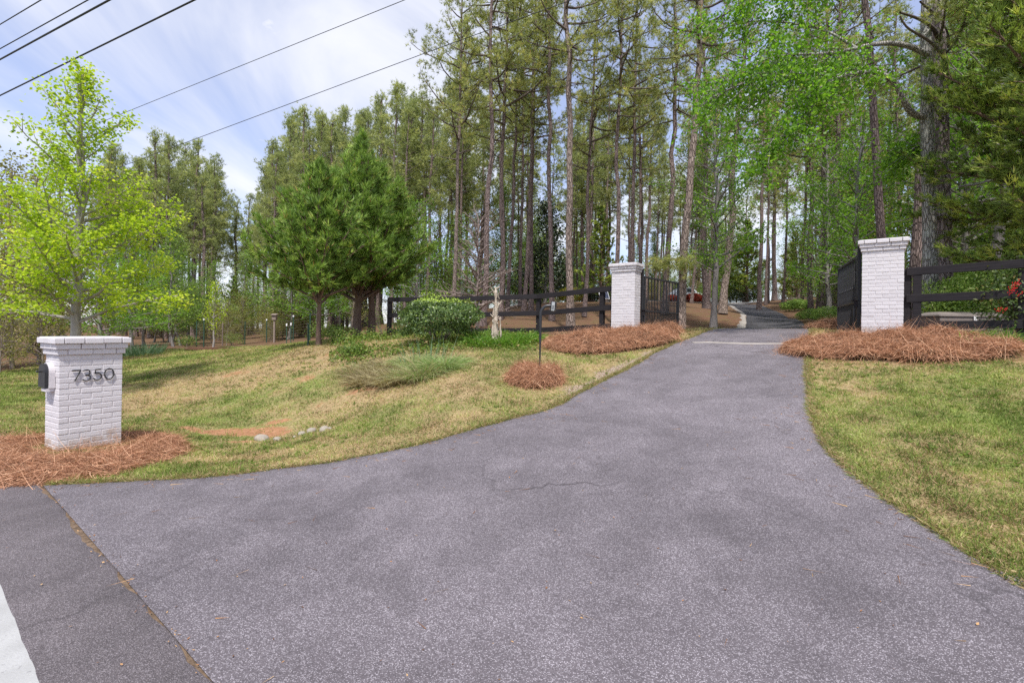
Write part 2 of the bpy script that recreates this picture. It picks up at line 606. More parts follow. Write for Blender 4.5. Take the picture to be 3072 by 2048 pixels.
def mats():
    # ---- asphalt of the driveway: pale worn stones in grey binder
    def asphalt(name, base, stone, stain, sc=1.0, dark=1.0):
        t = NT(name)
        v = t.coord('Object')
        cell = t.voro(v, 165 * sc, out='Color')
        cellv = t.new('ShaderNodeSeparateColor'); t.l.new(cell, cellv.inputs[0])
        dist = t.voro(v, 165 * sc)
        big = t.noise(v, .55, 4, .6, .6)
        mid = t.noise(v, 2.6, 5, .65, .4)
        fine = t.noise(v, 60 * sc, 3, .6)
        bnd = t.ramp(t.math('ADD', t.math('MULTIPLY', big, .6), t.math('MULTIPLY', mid, .4)), [(.36, [x * .70 for x in base]), (.5, base), (.64, [x * 1.32 for x in base])])
        bnd = t.mix(t.ramp(fine, [(.35, 0), (.75, .7)]), bnd, [x * .45 for x in base])
        pick = t.ramp(cellv.outputs[0], [(.50, 0), (.62, 1)])
        body = t.ramp(dist, [(.38, 1), (.62, 0)])
        wear = t.ramp(t.math('ADD', t.math('MULTIPLY', big, .5), t.math('MULTIPLY', mid, .5)), [(.34, .35), (.62, 1)])
        f = t.math('MULTIPLY', t.math('MULTIPLY', pick, body), wear)
        sc_ = t.mix(cellv.outputs[1], [x * .75 for x in stone], [min(1, x * 1.35) for x in stone])
        c = t.mix(f, bnd, sc_)
        spot = t.ramp(t.noise(v, 1.1, 3, .7, 1.2), [(.55, 0), (.74, .32)])
        c = t.mix(spot, c, stain)
        dv = t.new('ShaderNodeVectorMath', operation='MULTIPLY_ADD')
        nz = t.new('ShaderNodeTexNoise'); nz.inputs['Scale'].default_value = 2.2; nz.inputs['Detail'].default_value = 6
        t.l.new(v, nz.inputs['Vector'])
        t.l.new(nz.outputs['Color'], dv.inputs[0]); dv.inputs[1].default_value = (.7, .7, .7); t.l.new(v, dv.inputs[2])
        crk = t.ramp(t.voro(dv.outputs[0], .42, 'DISTANCE_TO_EDGE'), [(.0, 1), (.0035, .8), (.0075, 0)])
        cm_ = t.math('MULTIPLY', crk, t.ramp(t.noise(v, .35, 2), [(.50, 0), (.60, .7)]))
        c = t.mix(cm_, c, [x * .33 for x in base])
        h = t.math('ADD', t.math('MULTIPLY', body, .6), t.math('MULTIPLY', fine, .7))
        return t.fin(c, t.ramp(fine, [(.3, .72), (.7, .92)]), t.bump(h, .55, .006), .35)
    M['asphalt'] = asphalt('worn_asphalt', (.136, .119, .130), (.335, .31, .332), (.082, .072, .077))
    M['road'] = asphalt('road_asphalt', (.146, .126, .133), (.29, .262, .275), (.105, .090, .091), 1.1)
    M['asphalt_far'] = asphalt('dark_asphalt', (.062, .060, .066), (.11, .105, .115), (.035, .034, .036))  # darker asphalt of the drive beyond the gate
    t = NT('pale_concrete')
    v = t.coord('Object')
    M['joint'] = simple_mat('joint_soil', (.16, .115, .08), .95, .65, 25, .8, .1, None, .01)
    M['concrete'] = t.fin(t.ramp(t.noise(v, 3, 6, .65), [(.3, (.25, .225, .20)), (.7, (.37, .335, .30))]), .85, t.bump(t.noise(v, 60, 4), .4, .004))
    t = NT('road_paint')
    v = t.coord('Object')
    wear = t.ramp(t.noise(v, 26, 6, .7), [(.30, 0), (.42, 1)])
    M['paint'] = t.fin(t.mix(wear, (.17, .16, .165), t.ramp(t.noise(v, 5, 4), [(.3, (.33, .33, .32)), (.7, (.42, .42, .41))])), .6, t.bump(t.noise(v, 90, 3), .5, .004))
    # ---- ground sheet: lawn, pine straw floor, red clay, gravel edge by attributes
    t = NT('ground_cover')
    v = t.coord('Object')
    g = t.attr('green'); fo = t.attr('forest'); cy_ = t.attr('clay'); gr = t.attr('gravel')
    n1_ = t.noise(v, 9, 6, .7); n2_ = t.noise(v, 45, 4, .7); n3_ = t.noise(v, 1.6, 4, .6)
    tan = t.ramp(n2_, [(.25, (.20, .135, .07)), (.5, (.37, .275, .145)), (.75, (.50, .385, .215))])
    grn = t.ramp(n2_, [(.25, (.085, .12, .03)), (.55, (.18, .225, .06)), (.8, (.29, .33, .11))])
    gmix = t.ramp(t.math('ADD', g, t.math('MULTIPLY', t.math('SUBTRACT', n1_, .5), .9)), [(.3, 0), (.7, 1)])
    lawn = t.mix(gmix, tan, grn)
    clay = t.ramp(n1_, [(.2, (.20, .095, .045)), (.5, (.37, .19, .10)), (.8, (.48, .28, .16))])
    cmix = t.ramp(t.math('ADD', cy_, t.math('MULTIPLY', t.math('SUBTRACT', n1_, .5), .8)), [(.42, 0), (.6, 1)])
    lawn = t.mix(cmix, lawn, clay)
    grv = t.ramp(t.voro(v, 45), [(.1, (.52, .44, .36)), (.5, (.36, .28, .21)), (.8, (.16, .10, .07))])
    gvm = t.ramp(t.math('ADD', gr, t.math('MULTIPLY', t.math('SUBTRACT', n1_, .5), .9)), [(.42, 0), (.62, 1)])
    lawn = t.mix(gvm, lawn, grv)
    st = t.ramp(t.noise(t.coord('Object', (1, 1.6, 1)), 22, 6, .75, 1.0), [(.25, (.065, .036, .024)), (.5, (.155, .084, .053)), (.75, (.27, .155, .096))])
    st = t.mix(t.ramp(n3_, [(.42, 0), (.68, .55)]), st, t.ramp(n1_, [(.3, (.09, .075, .03)), (.7, (.17, .17, .06))]))
    fm = t.ramp(t.math('ADD', fo, t.math('MULTIPLY', t.math('SUBTRACT', n1_, .5), .6)), [(.4, 0), (.6, 1)])
    c = t.mix(fm, lawn, st)
    M['ground'] = t.fin(c, .95, t.bump(t.math('ADD', n2_, t.math('MULTIPLY', n1_, 1.5)), .8, .03), .15)
    # ---- painted brick
    t = NT('white_painted_brick')
    v = t.coord('Object')
    oi = t.new('ShaderNodeObjectInfo')
    base = t.mix(oi.outputs['Random'], (.60, .575, .59), (.665, .64, .655))
    dirt = t.ramp(t.noise(v, 24, 6, .7), [(.28, .35), (.5, 0)])
    c = t.mix(t.math('MULTIPLY', dirt, .5), base, (.50, .46, .44))
    M['brick'] = t.fin(c, .62, t.bump(t.noise(v, 70, 5, .65), .45, .006), .35)
    t = NT('soil_splashed_brick')
    v = t.coord('Object')
    pos = t.new('ShaderNodeNewGeometry')
    sp = t.ramp(t.noise(pos.outputs['Position'], 9, 6, .7), [(.36, 0), (.62, .75)])
    c = t.mix(sp, (.60, .575, .58), (.40, .29, .215))
    M['brick_low'] = t.fin(c, .7, t.bump(t.noise(v, 70, 5, .65), .45, .006), .3)
    t = NT('white_painted_mortar')
    v = t.coord('Object')
    M['mortar'] = t.fin(t.ramp(t.noise(v, 30, 5), [(.3, (.53, .50, .51)), (.7, (.62, .59, .60))]), .8, t.bump(t.noise(v, 120, 4), .4, .003))
    M['black_metal'] = simple_mat('black_metal', (.022, .022, .025), .42, .25, 25, .12, .5)
    t = NT('dark_fence_paint')
    v = t.coord('Object', (1, 12, 12))
    n_ = t.noise(v, 3, 6, .65)
    M['fence'] = t.fin(t.ramp(n_, [(.3, (.015, .013, .015)), (.7, (.034, .030, .033))]), t.ramp(n_, [(.3, .6), (.7, .85)]), t.bump(n_, .5, .004), .18)
    M['steel'] = simple_mat('brushed_steel', (.62, .62, .62), .28, .1, 40, .1, .5, 1.0)
    M['plastic_box'] = simple_mat('brown_grey_resin', (.20, .172, .155), .55, .12, 30, .3, .4)
    M['white_plastic'] = simple_mat('white_plastic', (.75, .75, .75), .4, .05)
    M['stone'] = simple_mat('pale_river_stone', (.33, .29, .235), .85, .35, 7, .5, .3, None, .01)
    M['glass'] = simple_mat('dark_glass', (.03, .035, .045), .08, .1, 5, 0, .6)
    M['car_paint'] = simple_mat('white_car_paint', (.78, .79, .82), .22, .03, 3, 0, .6)
    M['rubber'] = simple_mat('black_rubber', (.02, .02, .02), .8)
    M['roof'] = simple_mat('brown_shingle', (.16, .125, .105), .9, .3, 12, .5)
    M['siding'] = simple_mat('cream_siding', (.50, .44, .37), .8, .1, 6, .2)
    M['solar'] = simple_mat('solar_cell', (.035, .045, .085), .15, .15, 3, 0, .6)
    M['wood_grey'] = simple_mat('weathered_wood', (.25, .20, .165), .85, .25, 14, .5)
    M['green_metal'] = simple_mat('green_metal', (.03, .075, .05), .5)
    M['rust'] = simple_mat('rusty_wire', (.16, .13, .11), .7)
    M['cable'] = simple_mat('black_cable', (.030, .030, .034), .6)
    M['red_plastic'] = simple_mat('red_plastic', (.55, .03, .02), .5)

    def bark(name, c0, c1, c2, sc=1.0, plate=True, lichen=0.0):
        t = NT(name)
        v = t.coord('Object', (1, 1, .28))
        n_ = t.noise(v, 9 * sc, 6, .7, .5)
        p = t.voro(v, 13 * sc, 'DISTANCE_TO_EDGE') if plate else t.noise(t.coord('Object', (1, 1, 3)), 8 * sc, 5, .7)
        pl = t.ramp(p, [(.02, 0), (.16, 1)])
        c = t.ramp(n_, [(.25, c0), (.5, c1), (.78, c2)])
        c = t.mix(t.math('MULTIPLY', t.math('SUBTRACT', 1.0, pl), .75), c, [x * .38 for x in c0])
        if lichen:
            lm = t.ramp(t.noise(t.coord('Object'), 3.2, 5, .65), [(.50, 0), (.62, lichen)])
            c = t.mix(lm, c, (.42, .43, .38))
        h = t.math('ADD', pl, t.math('MULTIPLY', n_, .8))
        return t.fin(c, .92, t.bump(h, .9, .03), .2)
    M['bark_pine'] = bark('pine_bark', (.15, .108, .098), (.28, .212, .193), (.43, .345, .315))
    M['bark_tan'] = bark('pine_bark_tan', (.18, .135, .110), (.33, .26, .22), (.47, .385, .335))
    M['bark_plate'] = bark('plated_pine_bark', (.24, .185, .175), (.40, .325, .305), (.56, .475, .45), 1.1)
    M['bark_grey'] = bark('grey_bark', (.14, .125, .115), (.235, .215, .20), (.34, .315, .295), 1.2, False)
    M['bark_oak'] = bark('lichened_bark', (.24, .22, .20), (.40, .375, .345), (.54, .51, .48), 1.5, True, .85)
    M['bark_cedar'] = bark('cedar_bark', (.085, .055, .042), (.17, .115, .090), (.26, .19, .155), 1.6, False)
    M['bark_dark'] = bark('dark_limb_bark', (.07, .056, .05), (.135, .110, .098), (.22, .185, .165), 1.2, False)
    M['twig'] = bark('bare_twig', (.13, .10, .085), (.25, .20, .175), (.36, .30, .27), 1.2, False)
    M['bark_pale'] = bark('pale_bark', (.20, .175, .16), (.33, .30, .275), (.46, .43, .40), 1.0, False)

    M['needle'] = leaf_mat('pine_needles', [(0, (0.118, 0.149, 0.053)), (.35, (0.255, 0.295, 0.099)), (.7, (0.404, 0.433, 0.143)), (.95, (0.596, 0.581, 0.206)), (1, (0.705, 0.421, 0.179))], .38, .5)
    M['needle_far'] = leaf_mat('distant_pine_needles', [(0, (0.128, 0.165, 0.070)), (.4, (0.255, 0.300, 0.115)), (.75, (0.383, 0.421, 0.156)), (1, (0.554, 0.560, 0.218))], .38, .5)
    M['cedar'] = leaf_mat('cedar_sprays', [(0, (0.069, 0.128, 0.025)), (.4, (0.161, 0.268, 0.050)), (.75, (0.276, 0.416, 0.081)), (.97, (0.461, 0.581, 0.143)), (1, (0.574, 0.332, 0.125))], .32, .5)
    M['cedar_dark'] = leaf_mat('dark_cedar_sprays', [(0, (0.077, 0.117, 0.028)), (.4, (0.186, 0.268, 0.058)), (.75, (0.347, 0.439, 0.092)), (1, (0.600, 0.623, 0.143))], .32, .5)
    M['spring'] = leaf_mat('yellow_green_leaves', [(0, (0.165, 0.268, 0.014)), (.4, (0.332, 0.476, 0.025)), (.8, (0.546, 0.654, 0.050)), (1, (0.795, 0.774, 0.140))], .5, .5)
    M['maple'] = leaf_mat('fresh_green_leaves', [(0, (0.063, 0.159, 0.012)), (.45, (0.141, 0.300, 0.023)), (.8, (0.242, 0.434, 0.043)), (1, (0.408, 0.536, 0.096))], .5, .5)
    M['forest_leaf'] = leaf_mat('forest_leaves', [(0, (0.081, 0.142, 0.027)), (.45, (0.162, 0.270, 0.049)), (.8, (0.270, 0.392, 0.081)), (1, (0.432, 0.446, 0.149))], .45, .55)
    M['olive_leaf'] = leaf_mat('olive_leaves', [(0, (0.119, 0.112, 0.037)), (.45, (0.237, 0.231, 0.069)), (.8, (0.362, 0.362, 0.100)), (1, (0.500, 0.475, 0.175))], .45, .6)
    M['holly'] = leaf_mat('holly_leaves', [(0, (0.033, 0.067, 0.017)), (.5, (0.083, 0.145, 0.034)), (.9, (0.180, 0.248, 0.060)), (1, (0.405, 0.552, 0.072))], .15, .42, .4)
    M['magnolia'] = leaf_mat('magnolia_leaves', [(0, (.014, .030, .012)), (.5, (.030, .056, .022)), (1, (.08, .10, .04))], .10, .35, .5)
    M['shrub'] = leaf_mat('pale_shrub_leaves', [(0, (0.116, 0.191, 0.031)), (.4, (0.247, 0.379, 0.065)), (.75, (0.446, 0.587, 0.129)), (1, (0.827, 0.850, 0.359))], .40, .5)
    M['nandina'] = leaf_mat('nandina_leaves', [(0, (.030, .055, .018)), (.6, (.08, .13, .035)), (.9, (.16, .19, .06)), (1, (.40, .17, .05))], .3, .4)
    M['daylily'] = leaf_mat('daylily_blades', [(0, (.055, .14, .012)), (.5, (.12, .26, .025)), (1, (.24, .40, .06))], .45, .45)
    M['iris'] = leaf_mat('iris_blades', [(0, (.10, .19, .11)), (1, (.25, .36, .21))], .35, .5)
    M['tuft'] = leaf_mat('liriope_blades', [(0, (0.152, 0.108, 0.057)), (.3, (0.342, 0.281, 0.147)), (.55, (0.494, 0.454, 0.247)), (.7, (0.171, 0.259, 0.076)), (1, (0.323, 0.454, 0.152))], .35, .55)
    M['ivy'] = leaf_mat('ground_ivy_leaves', [(0, (.045, .085, .014)), (.5, (.12, .20, .030)), (.85, (.22, .30, .055)), (1, (.36, .24, .12))], .35, .5)
    M['grass'] = leaf_mat('lawn_blades', [(0, (.15, .098, .05)), (.2, (.38, .28, .15)), (.38, (.56, .43, .235)), (.5, (.68, .56, .32)), (.54, (.070, .112, .020)), (.7, (.17, .235, .050)), (.88, (.27, .34, .080)), (1, (.42, .48, .14))], .35, .6, .25)
    M['straw'] = leaf_mat('pine_straw_needles', [(0, (0.153, 0.071, 0.040)), (.4, (0.373, 0.184, 0.104)), (.75, (0.583, 0.315, 0.182)), (1, (0.770, 0.487, 0.306))], .15, .6, .3)
    M['straw_bed'] = simple_mat('pine_straw_bed', (.10, .050, .030), .95, .4, 40, .9, .15, None, .02)
    M['red_leaf'] = leaf_mat('red_shrub_leaves', [(0, (0.021, 0.035, 0.008)), (.30, (0.077, 0.021, 0.008)), (.6, (0.238, 0.025, 0.011)), (1, (0.350, 0.056, 0.025))], .3, .5)
    M['yellow_leaf'] = leaf_mat('yellow_flower_shrub', [(0, (.030, .055, .014)), (.6, (.09, .13, .02)), (.8, (.38, .27, .012)), (1, (.55, .36, .02))], .3, .5)
    M['berry'] = simple_mat('red_berry', (.50, .012, .018), .35, .2, 30, 0)
    M['litter'] = leaf_mat('fallen_leaf_bits', [(0, (.10, .05, .028)), (.5, (.36, .17, .07)), (1, (.58, .38, .18))], .15, .7)
    t = NT('crape_myrtle_bark')
    v = t.coord('Object')
    M['myrtle'] = t.fin(t.ramp(t.noise(v, 22, 5, .7), [(.3, (.24, .17, .12)), (.5, (.44, .37, .29)), (.72, (.58, .54, .45))]), .85, t.bump(t.noise(v, 50, 5), .8, .015))


mats()

# ================================================================== SETTING: outlines in plan
LEFT_PX = [(124, 1460), (240, 1452), (353, 1447), (562, 1437), (700, 1427), (810, 1414), (960, 1393), (1110, 1367), (1306, 1319), (1502, 1267), (1633, 1234), (1737, 1182), (1868, 1117), (1959, 1062), (2037, 1029)]
RIGHT_PX = [(3072, 1796), (2939, 1698), (2743, 1554), (2586, 1450), (2482, 1358), (2442, 1293), (2423, 1228), (2423, 1149), (2420, 1084), (2420, 1040)]
LE = [gp(*p)[:2] for p in LEFT_PX] + [np.array([4.35, 11.2]), np.array([5.0, 12.2]), np.array([6.0, 13.4])]
RE = [np.array(p) for p in ((9.2, -6.2), (6.8, -3.4), (4.7, -0.6), (3.3, 1.15))] + [gp(*p)[:2] for p in RIGHT_PX] + [np.array([6.95, 11.2]), np.array([7.75, 12.4]), np.array([8.35, 13.4])]
LE[0] = ND * T_ROAD + GD * float(np.dot(LE[0], GD))
RE[0] = ND * T_ROAD + GD * float(np.dot(RE[0], GD))
LE = smoothline(np.array(LE), 140, 2)
RE = smoothline(np.array(RE), 140, 3)
DRIVE_POLY = np.concatenate([LE, RE[::-1]])
FAR_C = smoothline(np.array([(8.3, 15.4), (8.9, 16.6), (10.2, 19), (13.6, 25), (17.0, 32), (20.2, 39), (22.9, 46), (25.0, 52), (26.0, 57), (24.5, 60.5), (21, 61.5), (15, 61)]), 120, 30)

LAWN_POLY = np.array([(-60, 48.5), (-40, 24), (-15.2, 13.6), (-16.5, 18), (-17.5, 22), (-14, 23.5), (-10, 22), (-7.6, 18), (-5.6, 15.3), (-3.8, 14.4), (0.7, 13.4), (2.4, 12.2), (3.3, 12.0), (5.0, 13.6), (6.4, 14.2),
                      (8.6, 13.4), (7.6, 11.6), (7.0, 9.2), (7.4, 8.6), (12, 5.0), (40, -17), (80, -62), (60, -62)])
CLAY = [(690, 1292, .55, .25), (780, 1302, .6, .28), (850, 1300, .4, .2), (740, 1330, .35, .14), (560, 1282, .35, .12), (830, 1268, .35, .12), (1100, 1172, .45, .18), (1050, 1150, .3, .2), (930, 1130, .3, .3),
        (1000, 1060, .5, .5), (620, 1300, .3, .12), (960, 1215, .3, .2), (700, 1120, .4, .4), (1480, 1048, .25, .12)]
CLAY = [(*gp(a, b)[:2], c, d) for a, b, c, d in CLAY]


def zones(x, y):
    d = polydist(x, y, np.vstack([LAWN_POLY, LAWN_POLY[:1]]))
    ins = inpoly(x, y, LAWN_POLY)
    forest = sstep(-.35, .35, np.where(ins, -d, d))
    forest = np.where(tt(x, y) < 1.5, 0, forest)
    clay = np.zeros(x.shape)
    for cx_, cy_, a, b in CLAY:
        y0c = cy_
        r = np.hypot((x - cx_) / a, (y - cy_) / b)
        clay = np.maximum(clay, sstep(1.5, .3, r + (fbm(x * 3.2, y * 3.2, 12, 3) - .5) * 1.7) * (.78 if y0c < 8 else .56))
    dl = polydist(x, y, LE); dr = polydist(x, y, RE)
    gravel = sstep(.60, .0, dl + (fbm(x * 2.5, y * 2.5, 14, 3) - .5) * .5) * sstep(6.3, 7.2, y) * sstep(10.6, 9.4, y) * .85
    gravel = np.maximum(gravel, sstep(.22, .0, dr) * .45 * sstep(11.5, 10, y))
    gravel = np.maximum(gravel, sstep(.16, .0, dl) * .5)
    green = fbm(x * .55, y * .55, 3, 4) * .75 + fbm(x * 2.1, y * 2.1, 9, 3) * .45 - .08
    green = green + .34 * np.exp(-(((x - 4.2) / 1.7) ** 2 + ((y - 4.3) / .9) ** 2)) + .10 * np.exp(-(((x - 5.6) / 2.0) ** 2 + ((y - 6.0) / 1.0) ** 2))
    green = green - .10 + .10 * sstep(9, 5, y) * (x < 0) + .12 * sstep(-7, -11, x) - .16 * sstep(5.5, 8.0, y) * (x > 4) - .06 * (x > 3) - .08 * np.exp(-(((x + 4) / 4) ** 2 + ((y - 11) / 3) ** 2))
    return forest, clay, gravel, green


def graded(lo, hi, step, far, g):
    a = list(np.arange(lo, hi, step))
    s = step; x = a[-1]
    while x < far:
        s *= g; x += s; a.append(x)
    s = step; x = a[0]; b = []
    while x > -far:
        s *= g; x -= s; b.append(x)
    return np.array(b[::-1] + a)


GXA = graded(-16, 12, .14, 600, 1.10)
GYA = graded(0, 17, .14, 600, 1.07)
_gx, _gy = np.meshgrid(GXA, GYA, indexing='ij')
ZG = zf(_gx, _gy)
ZG = ZG + (fbm(_gx * 1.3, _gy * 1.3, 31, 3) - .5) * .06 * sstep(1.6, 3, tt(_gx, _gy))


def zq(x, y):
    """bilinear ground height from the grid"""
    x = np.asarray(x, float); y = np.asarray(y, float)
    i = np.clip(np.searchsorted(GXA, x) - 1, 0, len(GXA) - 2); j = np.clip(np.searchsorted(GYA, y) - 1, 0, len(GYA) - 2)
    u = (x - GXA[i]) / (GXA[i + 1] - GXA[i]); w = (y - GYA[j]) / (GYA[j + 1] - GYA[j])
    return ZG[i, j] * (1 - u) * (1 - w) + ZG[i + 1, j] * u * (1 - w) + ZG[i, j + 1] * (1 - u) * w + ZG[i + 1, j + 1] * u * w


def gz(x, y):
    return float(zq(np.array([x]), np.array([y]))[0])


def gxy(px, Y):
    p = at(px, 990, Y)
    return np.array([p[0], p[1], gz(p[0], p[1])])


def build_ground():
    nx, ny = len(GXA), len(GYA)
    z = ZG.copy()
    dl = np.minimum(polydist(_gx, _gy, LE), polydist(_gx, _gy, RE))
    ind = inpoly(_gx, _gy, DRIVE_POLY)
    low = (ind & (dl > .10)) | (tt(_gx, _gy) < T_ROAD + .05)
    z = np.where(low, z - .06, z)
    fd = polydist(_gx, _gy, FAR_C)
    z = np.where((fd < 1.15) & (_gy > 12.6), z - .05 - .1 * sstep(14, 25, _gy), z)
    V = np.stack([_gx, _gy, z], -1).reshape(-1, 3)
    i = np.arange(nx - 1)[:, None] * ny + np.arange(ny - 1)[None, :]
    F = np.stack([i, i + ny, i + ny + 1, i + 1], -1).reshape(-1, 4)
    me = nmesh('ground', V, F, M['ground'], smooth=True)
    fo, cl_, gr, gn = zones(_gx.ravel(), _gy.ravel())
    for nm, arr in (('forest', fo), ('clay', cl_), ('gravel', gr), ('green', gn)):
        a = me.attributes.new(nm, 'FLOAT', 'POINT')
        a.data.foreach_set('value', arr.astype(np.float32))
    o = link('ground', me)
    o['kind'] = 'structure'


build_ground()


def sheet(name, A, B, m, mat, dz, lip=.03, rag=0.0, seed=1):
    """ruled sheet between two plan polylines, laid on the ground"""
    n = len(A)
    A = A.copy(); B = B.copy()
    dirn = norm(B - A)
    if rag:
        s = np.arange(n) * .8
        A += dirn * ((fbm(s, s * 0 + 3, seed, 3) - .5) * rag)[:, None]
        B += dirn * ((fbm(s, s * 0 + 9, seed + 5, 3) - .5) * rag)[:, None]
    u = np.concatenate([[0], np.linspace(0, 1, m), [1]])
    P = A[:, None, :] * (1 - u)[None, :, None] + B[:, None, :] * u[None, :, None]
    P[:, 0] -= dirn * .03; P[:, -1] += dirn * .03
    z = zq(P[..., 0], P[..., 1]) + dz
    z[:, 0] -= lip; z[:, -1] -= lip
    V = np.concatenate([P, z[..., None]], -1).reshape(-1, 3)
    k = m + 2
    i = np.arange(n - 1)[:, None] * k + np.arange(k - 1)[None, :]
    F = np.stack([i, i + 1, i + k + 1, i + k], -1).reshape(-1, 4)
    o = link(name, nmesh(name, V, F, mat, smooth=True))
    o['kind'] = 'structure'
    return o


def build_paving():
    L = resample(LE, 240); R = resample(RE, 240)
    # a ragged front edge along the road joint
    s0 = float(np.dot(L[0], GD)); s1 = float(np.dot(R[0], GD))
    sheet('driveway', L, R, 60, M['asphalt'], .012, .03, .10, 4)
    s = np.concatenate([np.linspace(-70, -9, 80), np.linspace(-8.95, 5, 900), np.linspace(5.2, 40, 60)])
    fr = T_ROAD - .012 + (fbm(s * 4.1, s * 0, 51, 6) - .5) * .085
    A = ND[None] * (fr)[:, None] + GD[None] * s[:, None]
    B = ND[None] * (np.full(len(s), -7.2))[:, None] + GD[None] * s[:, None]
    sheet('road', A, B, 8, M['road'], .003, .03)
    e0 = ND[None] * (.36 + (fbm(s * 9, s * 0 + 4, 77, 3) - .5) * .008)[:, None] + GD[None] * s[:, None]
    e1 = ND[None] * (.235 + (fbm(s * 9, s * 0 + 8, 78, 3) - .5) * .008)[:, None] + GD[None] * s[:, None]
    sheet('road_edge_marking', e0, e1, 2, M['paint'], .008, .004)
    # soil filled joint between the road and the driveway apron
    j0 = ND[None] * (T_ROAD - .16 + 0 * s)[:, None] + GD[None] * s[:, None]
    j1 = ND[None] * (T_ROAD + .30 + 0 * s)[:, None] + GD[None] * s[:, None]
    sheet('joint_soil', j0, j1, 2, M['joint'], -.004, .02)
    # the dark drive beyond the gate
    d = norm(np.gradient(FAR_C, axis=0)); nrm = np.stack([-d[:, 1], d[:, 0]], 1)
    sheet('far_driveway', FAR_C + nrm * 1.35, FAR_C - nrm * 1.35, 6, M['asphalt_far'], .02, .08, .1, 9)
    sheet('driveway_gravel_verge', FAR_C + nrm * 1.66, FAR_C + nrm * 1.30, 3, M['concrete'], .008, .05, .5, 15)
    side = smoothline(np.array([(25.6, 58), (28.5, 60.5), (32, 62), (36, 61.5), (42, 59.5), (50, 57)]), 50, 10)
    d = norm(np.gradient(side, axis=0)); nrm = np.stack([-d[:, 1], d[:, 0]], 1)
    sheet('side_driveway', side + nrm * 1.7, side - nrm * 1.7, 4, M['concrete'], .03, .08, .2, 21)
    back = smoothline(np.array([(3, 45), (9, 48.5), (15, 54), (19, 60), (24, 61)]), 40, 8)
    d = norm(np.gradient(back, axis=0)); nrm = np.stack([-d[:, 1], d[:, 0]], 1)
    sheet('house_driveway', back + nrm * 1.4, back - nrm * 1.4, 4, M['concrete'], .025, .08, .2, 25)
    # pale strip across the driveway before the gate
    a = gp(2077, 1031)[:2]; b = gp(2418, 1033)[:2]
    st = np.linspace(0, 1, 40)[:, None] * (b - a)[None] + a[None]
    st[:, 1] += (fbm(np.arange(40) * .7, np.arange(40) * 0, 5, 2) - .5) * .03
    sheet('concrete_strip', st - np.array([[0, .05]]), st + np.array([[0, .05]]), 2, M['concrete'], .018, .004)


build_paving()

# ================================================================== LAWN blades
MOUNDS = []      # footprints of the straw mounds: (cx, cy, dirx, diry, a, b)


def in_mound(x, y, k=1.0):
    r = np.zeros(np.shape(x), bool)
    for cx_, cy_, ux, uy, a, b in MOUNDS:
        p = (x - cx_) * ux + (y - cy_) * uy
        q = -(x - cx_) * uy + (y - cy_) * ux
        r |= (p / (a * k)) ** 2 + (q / (b * k)) ** 2 < 1
    return r


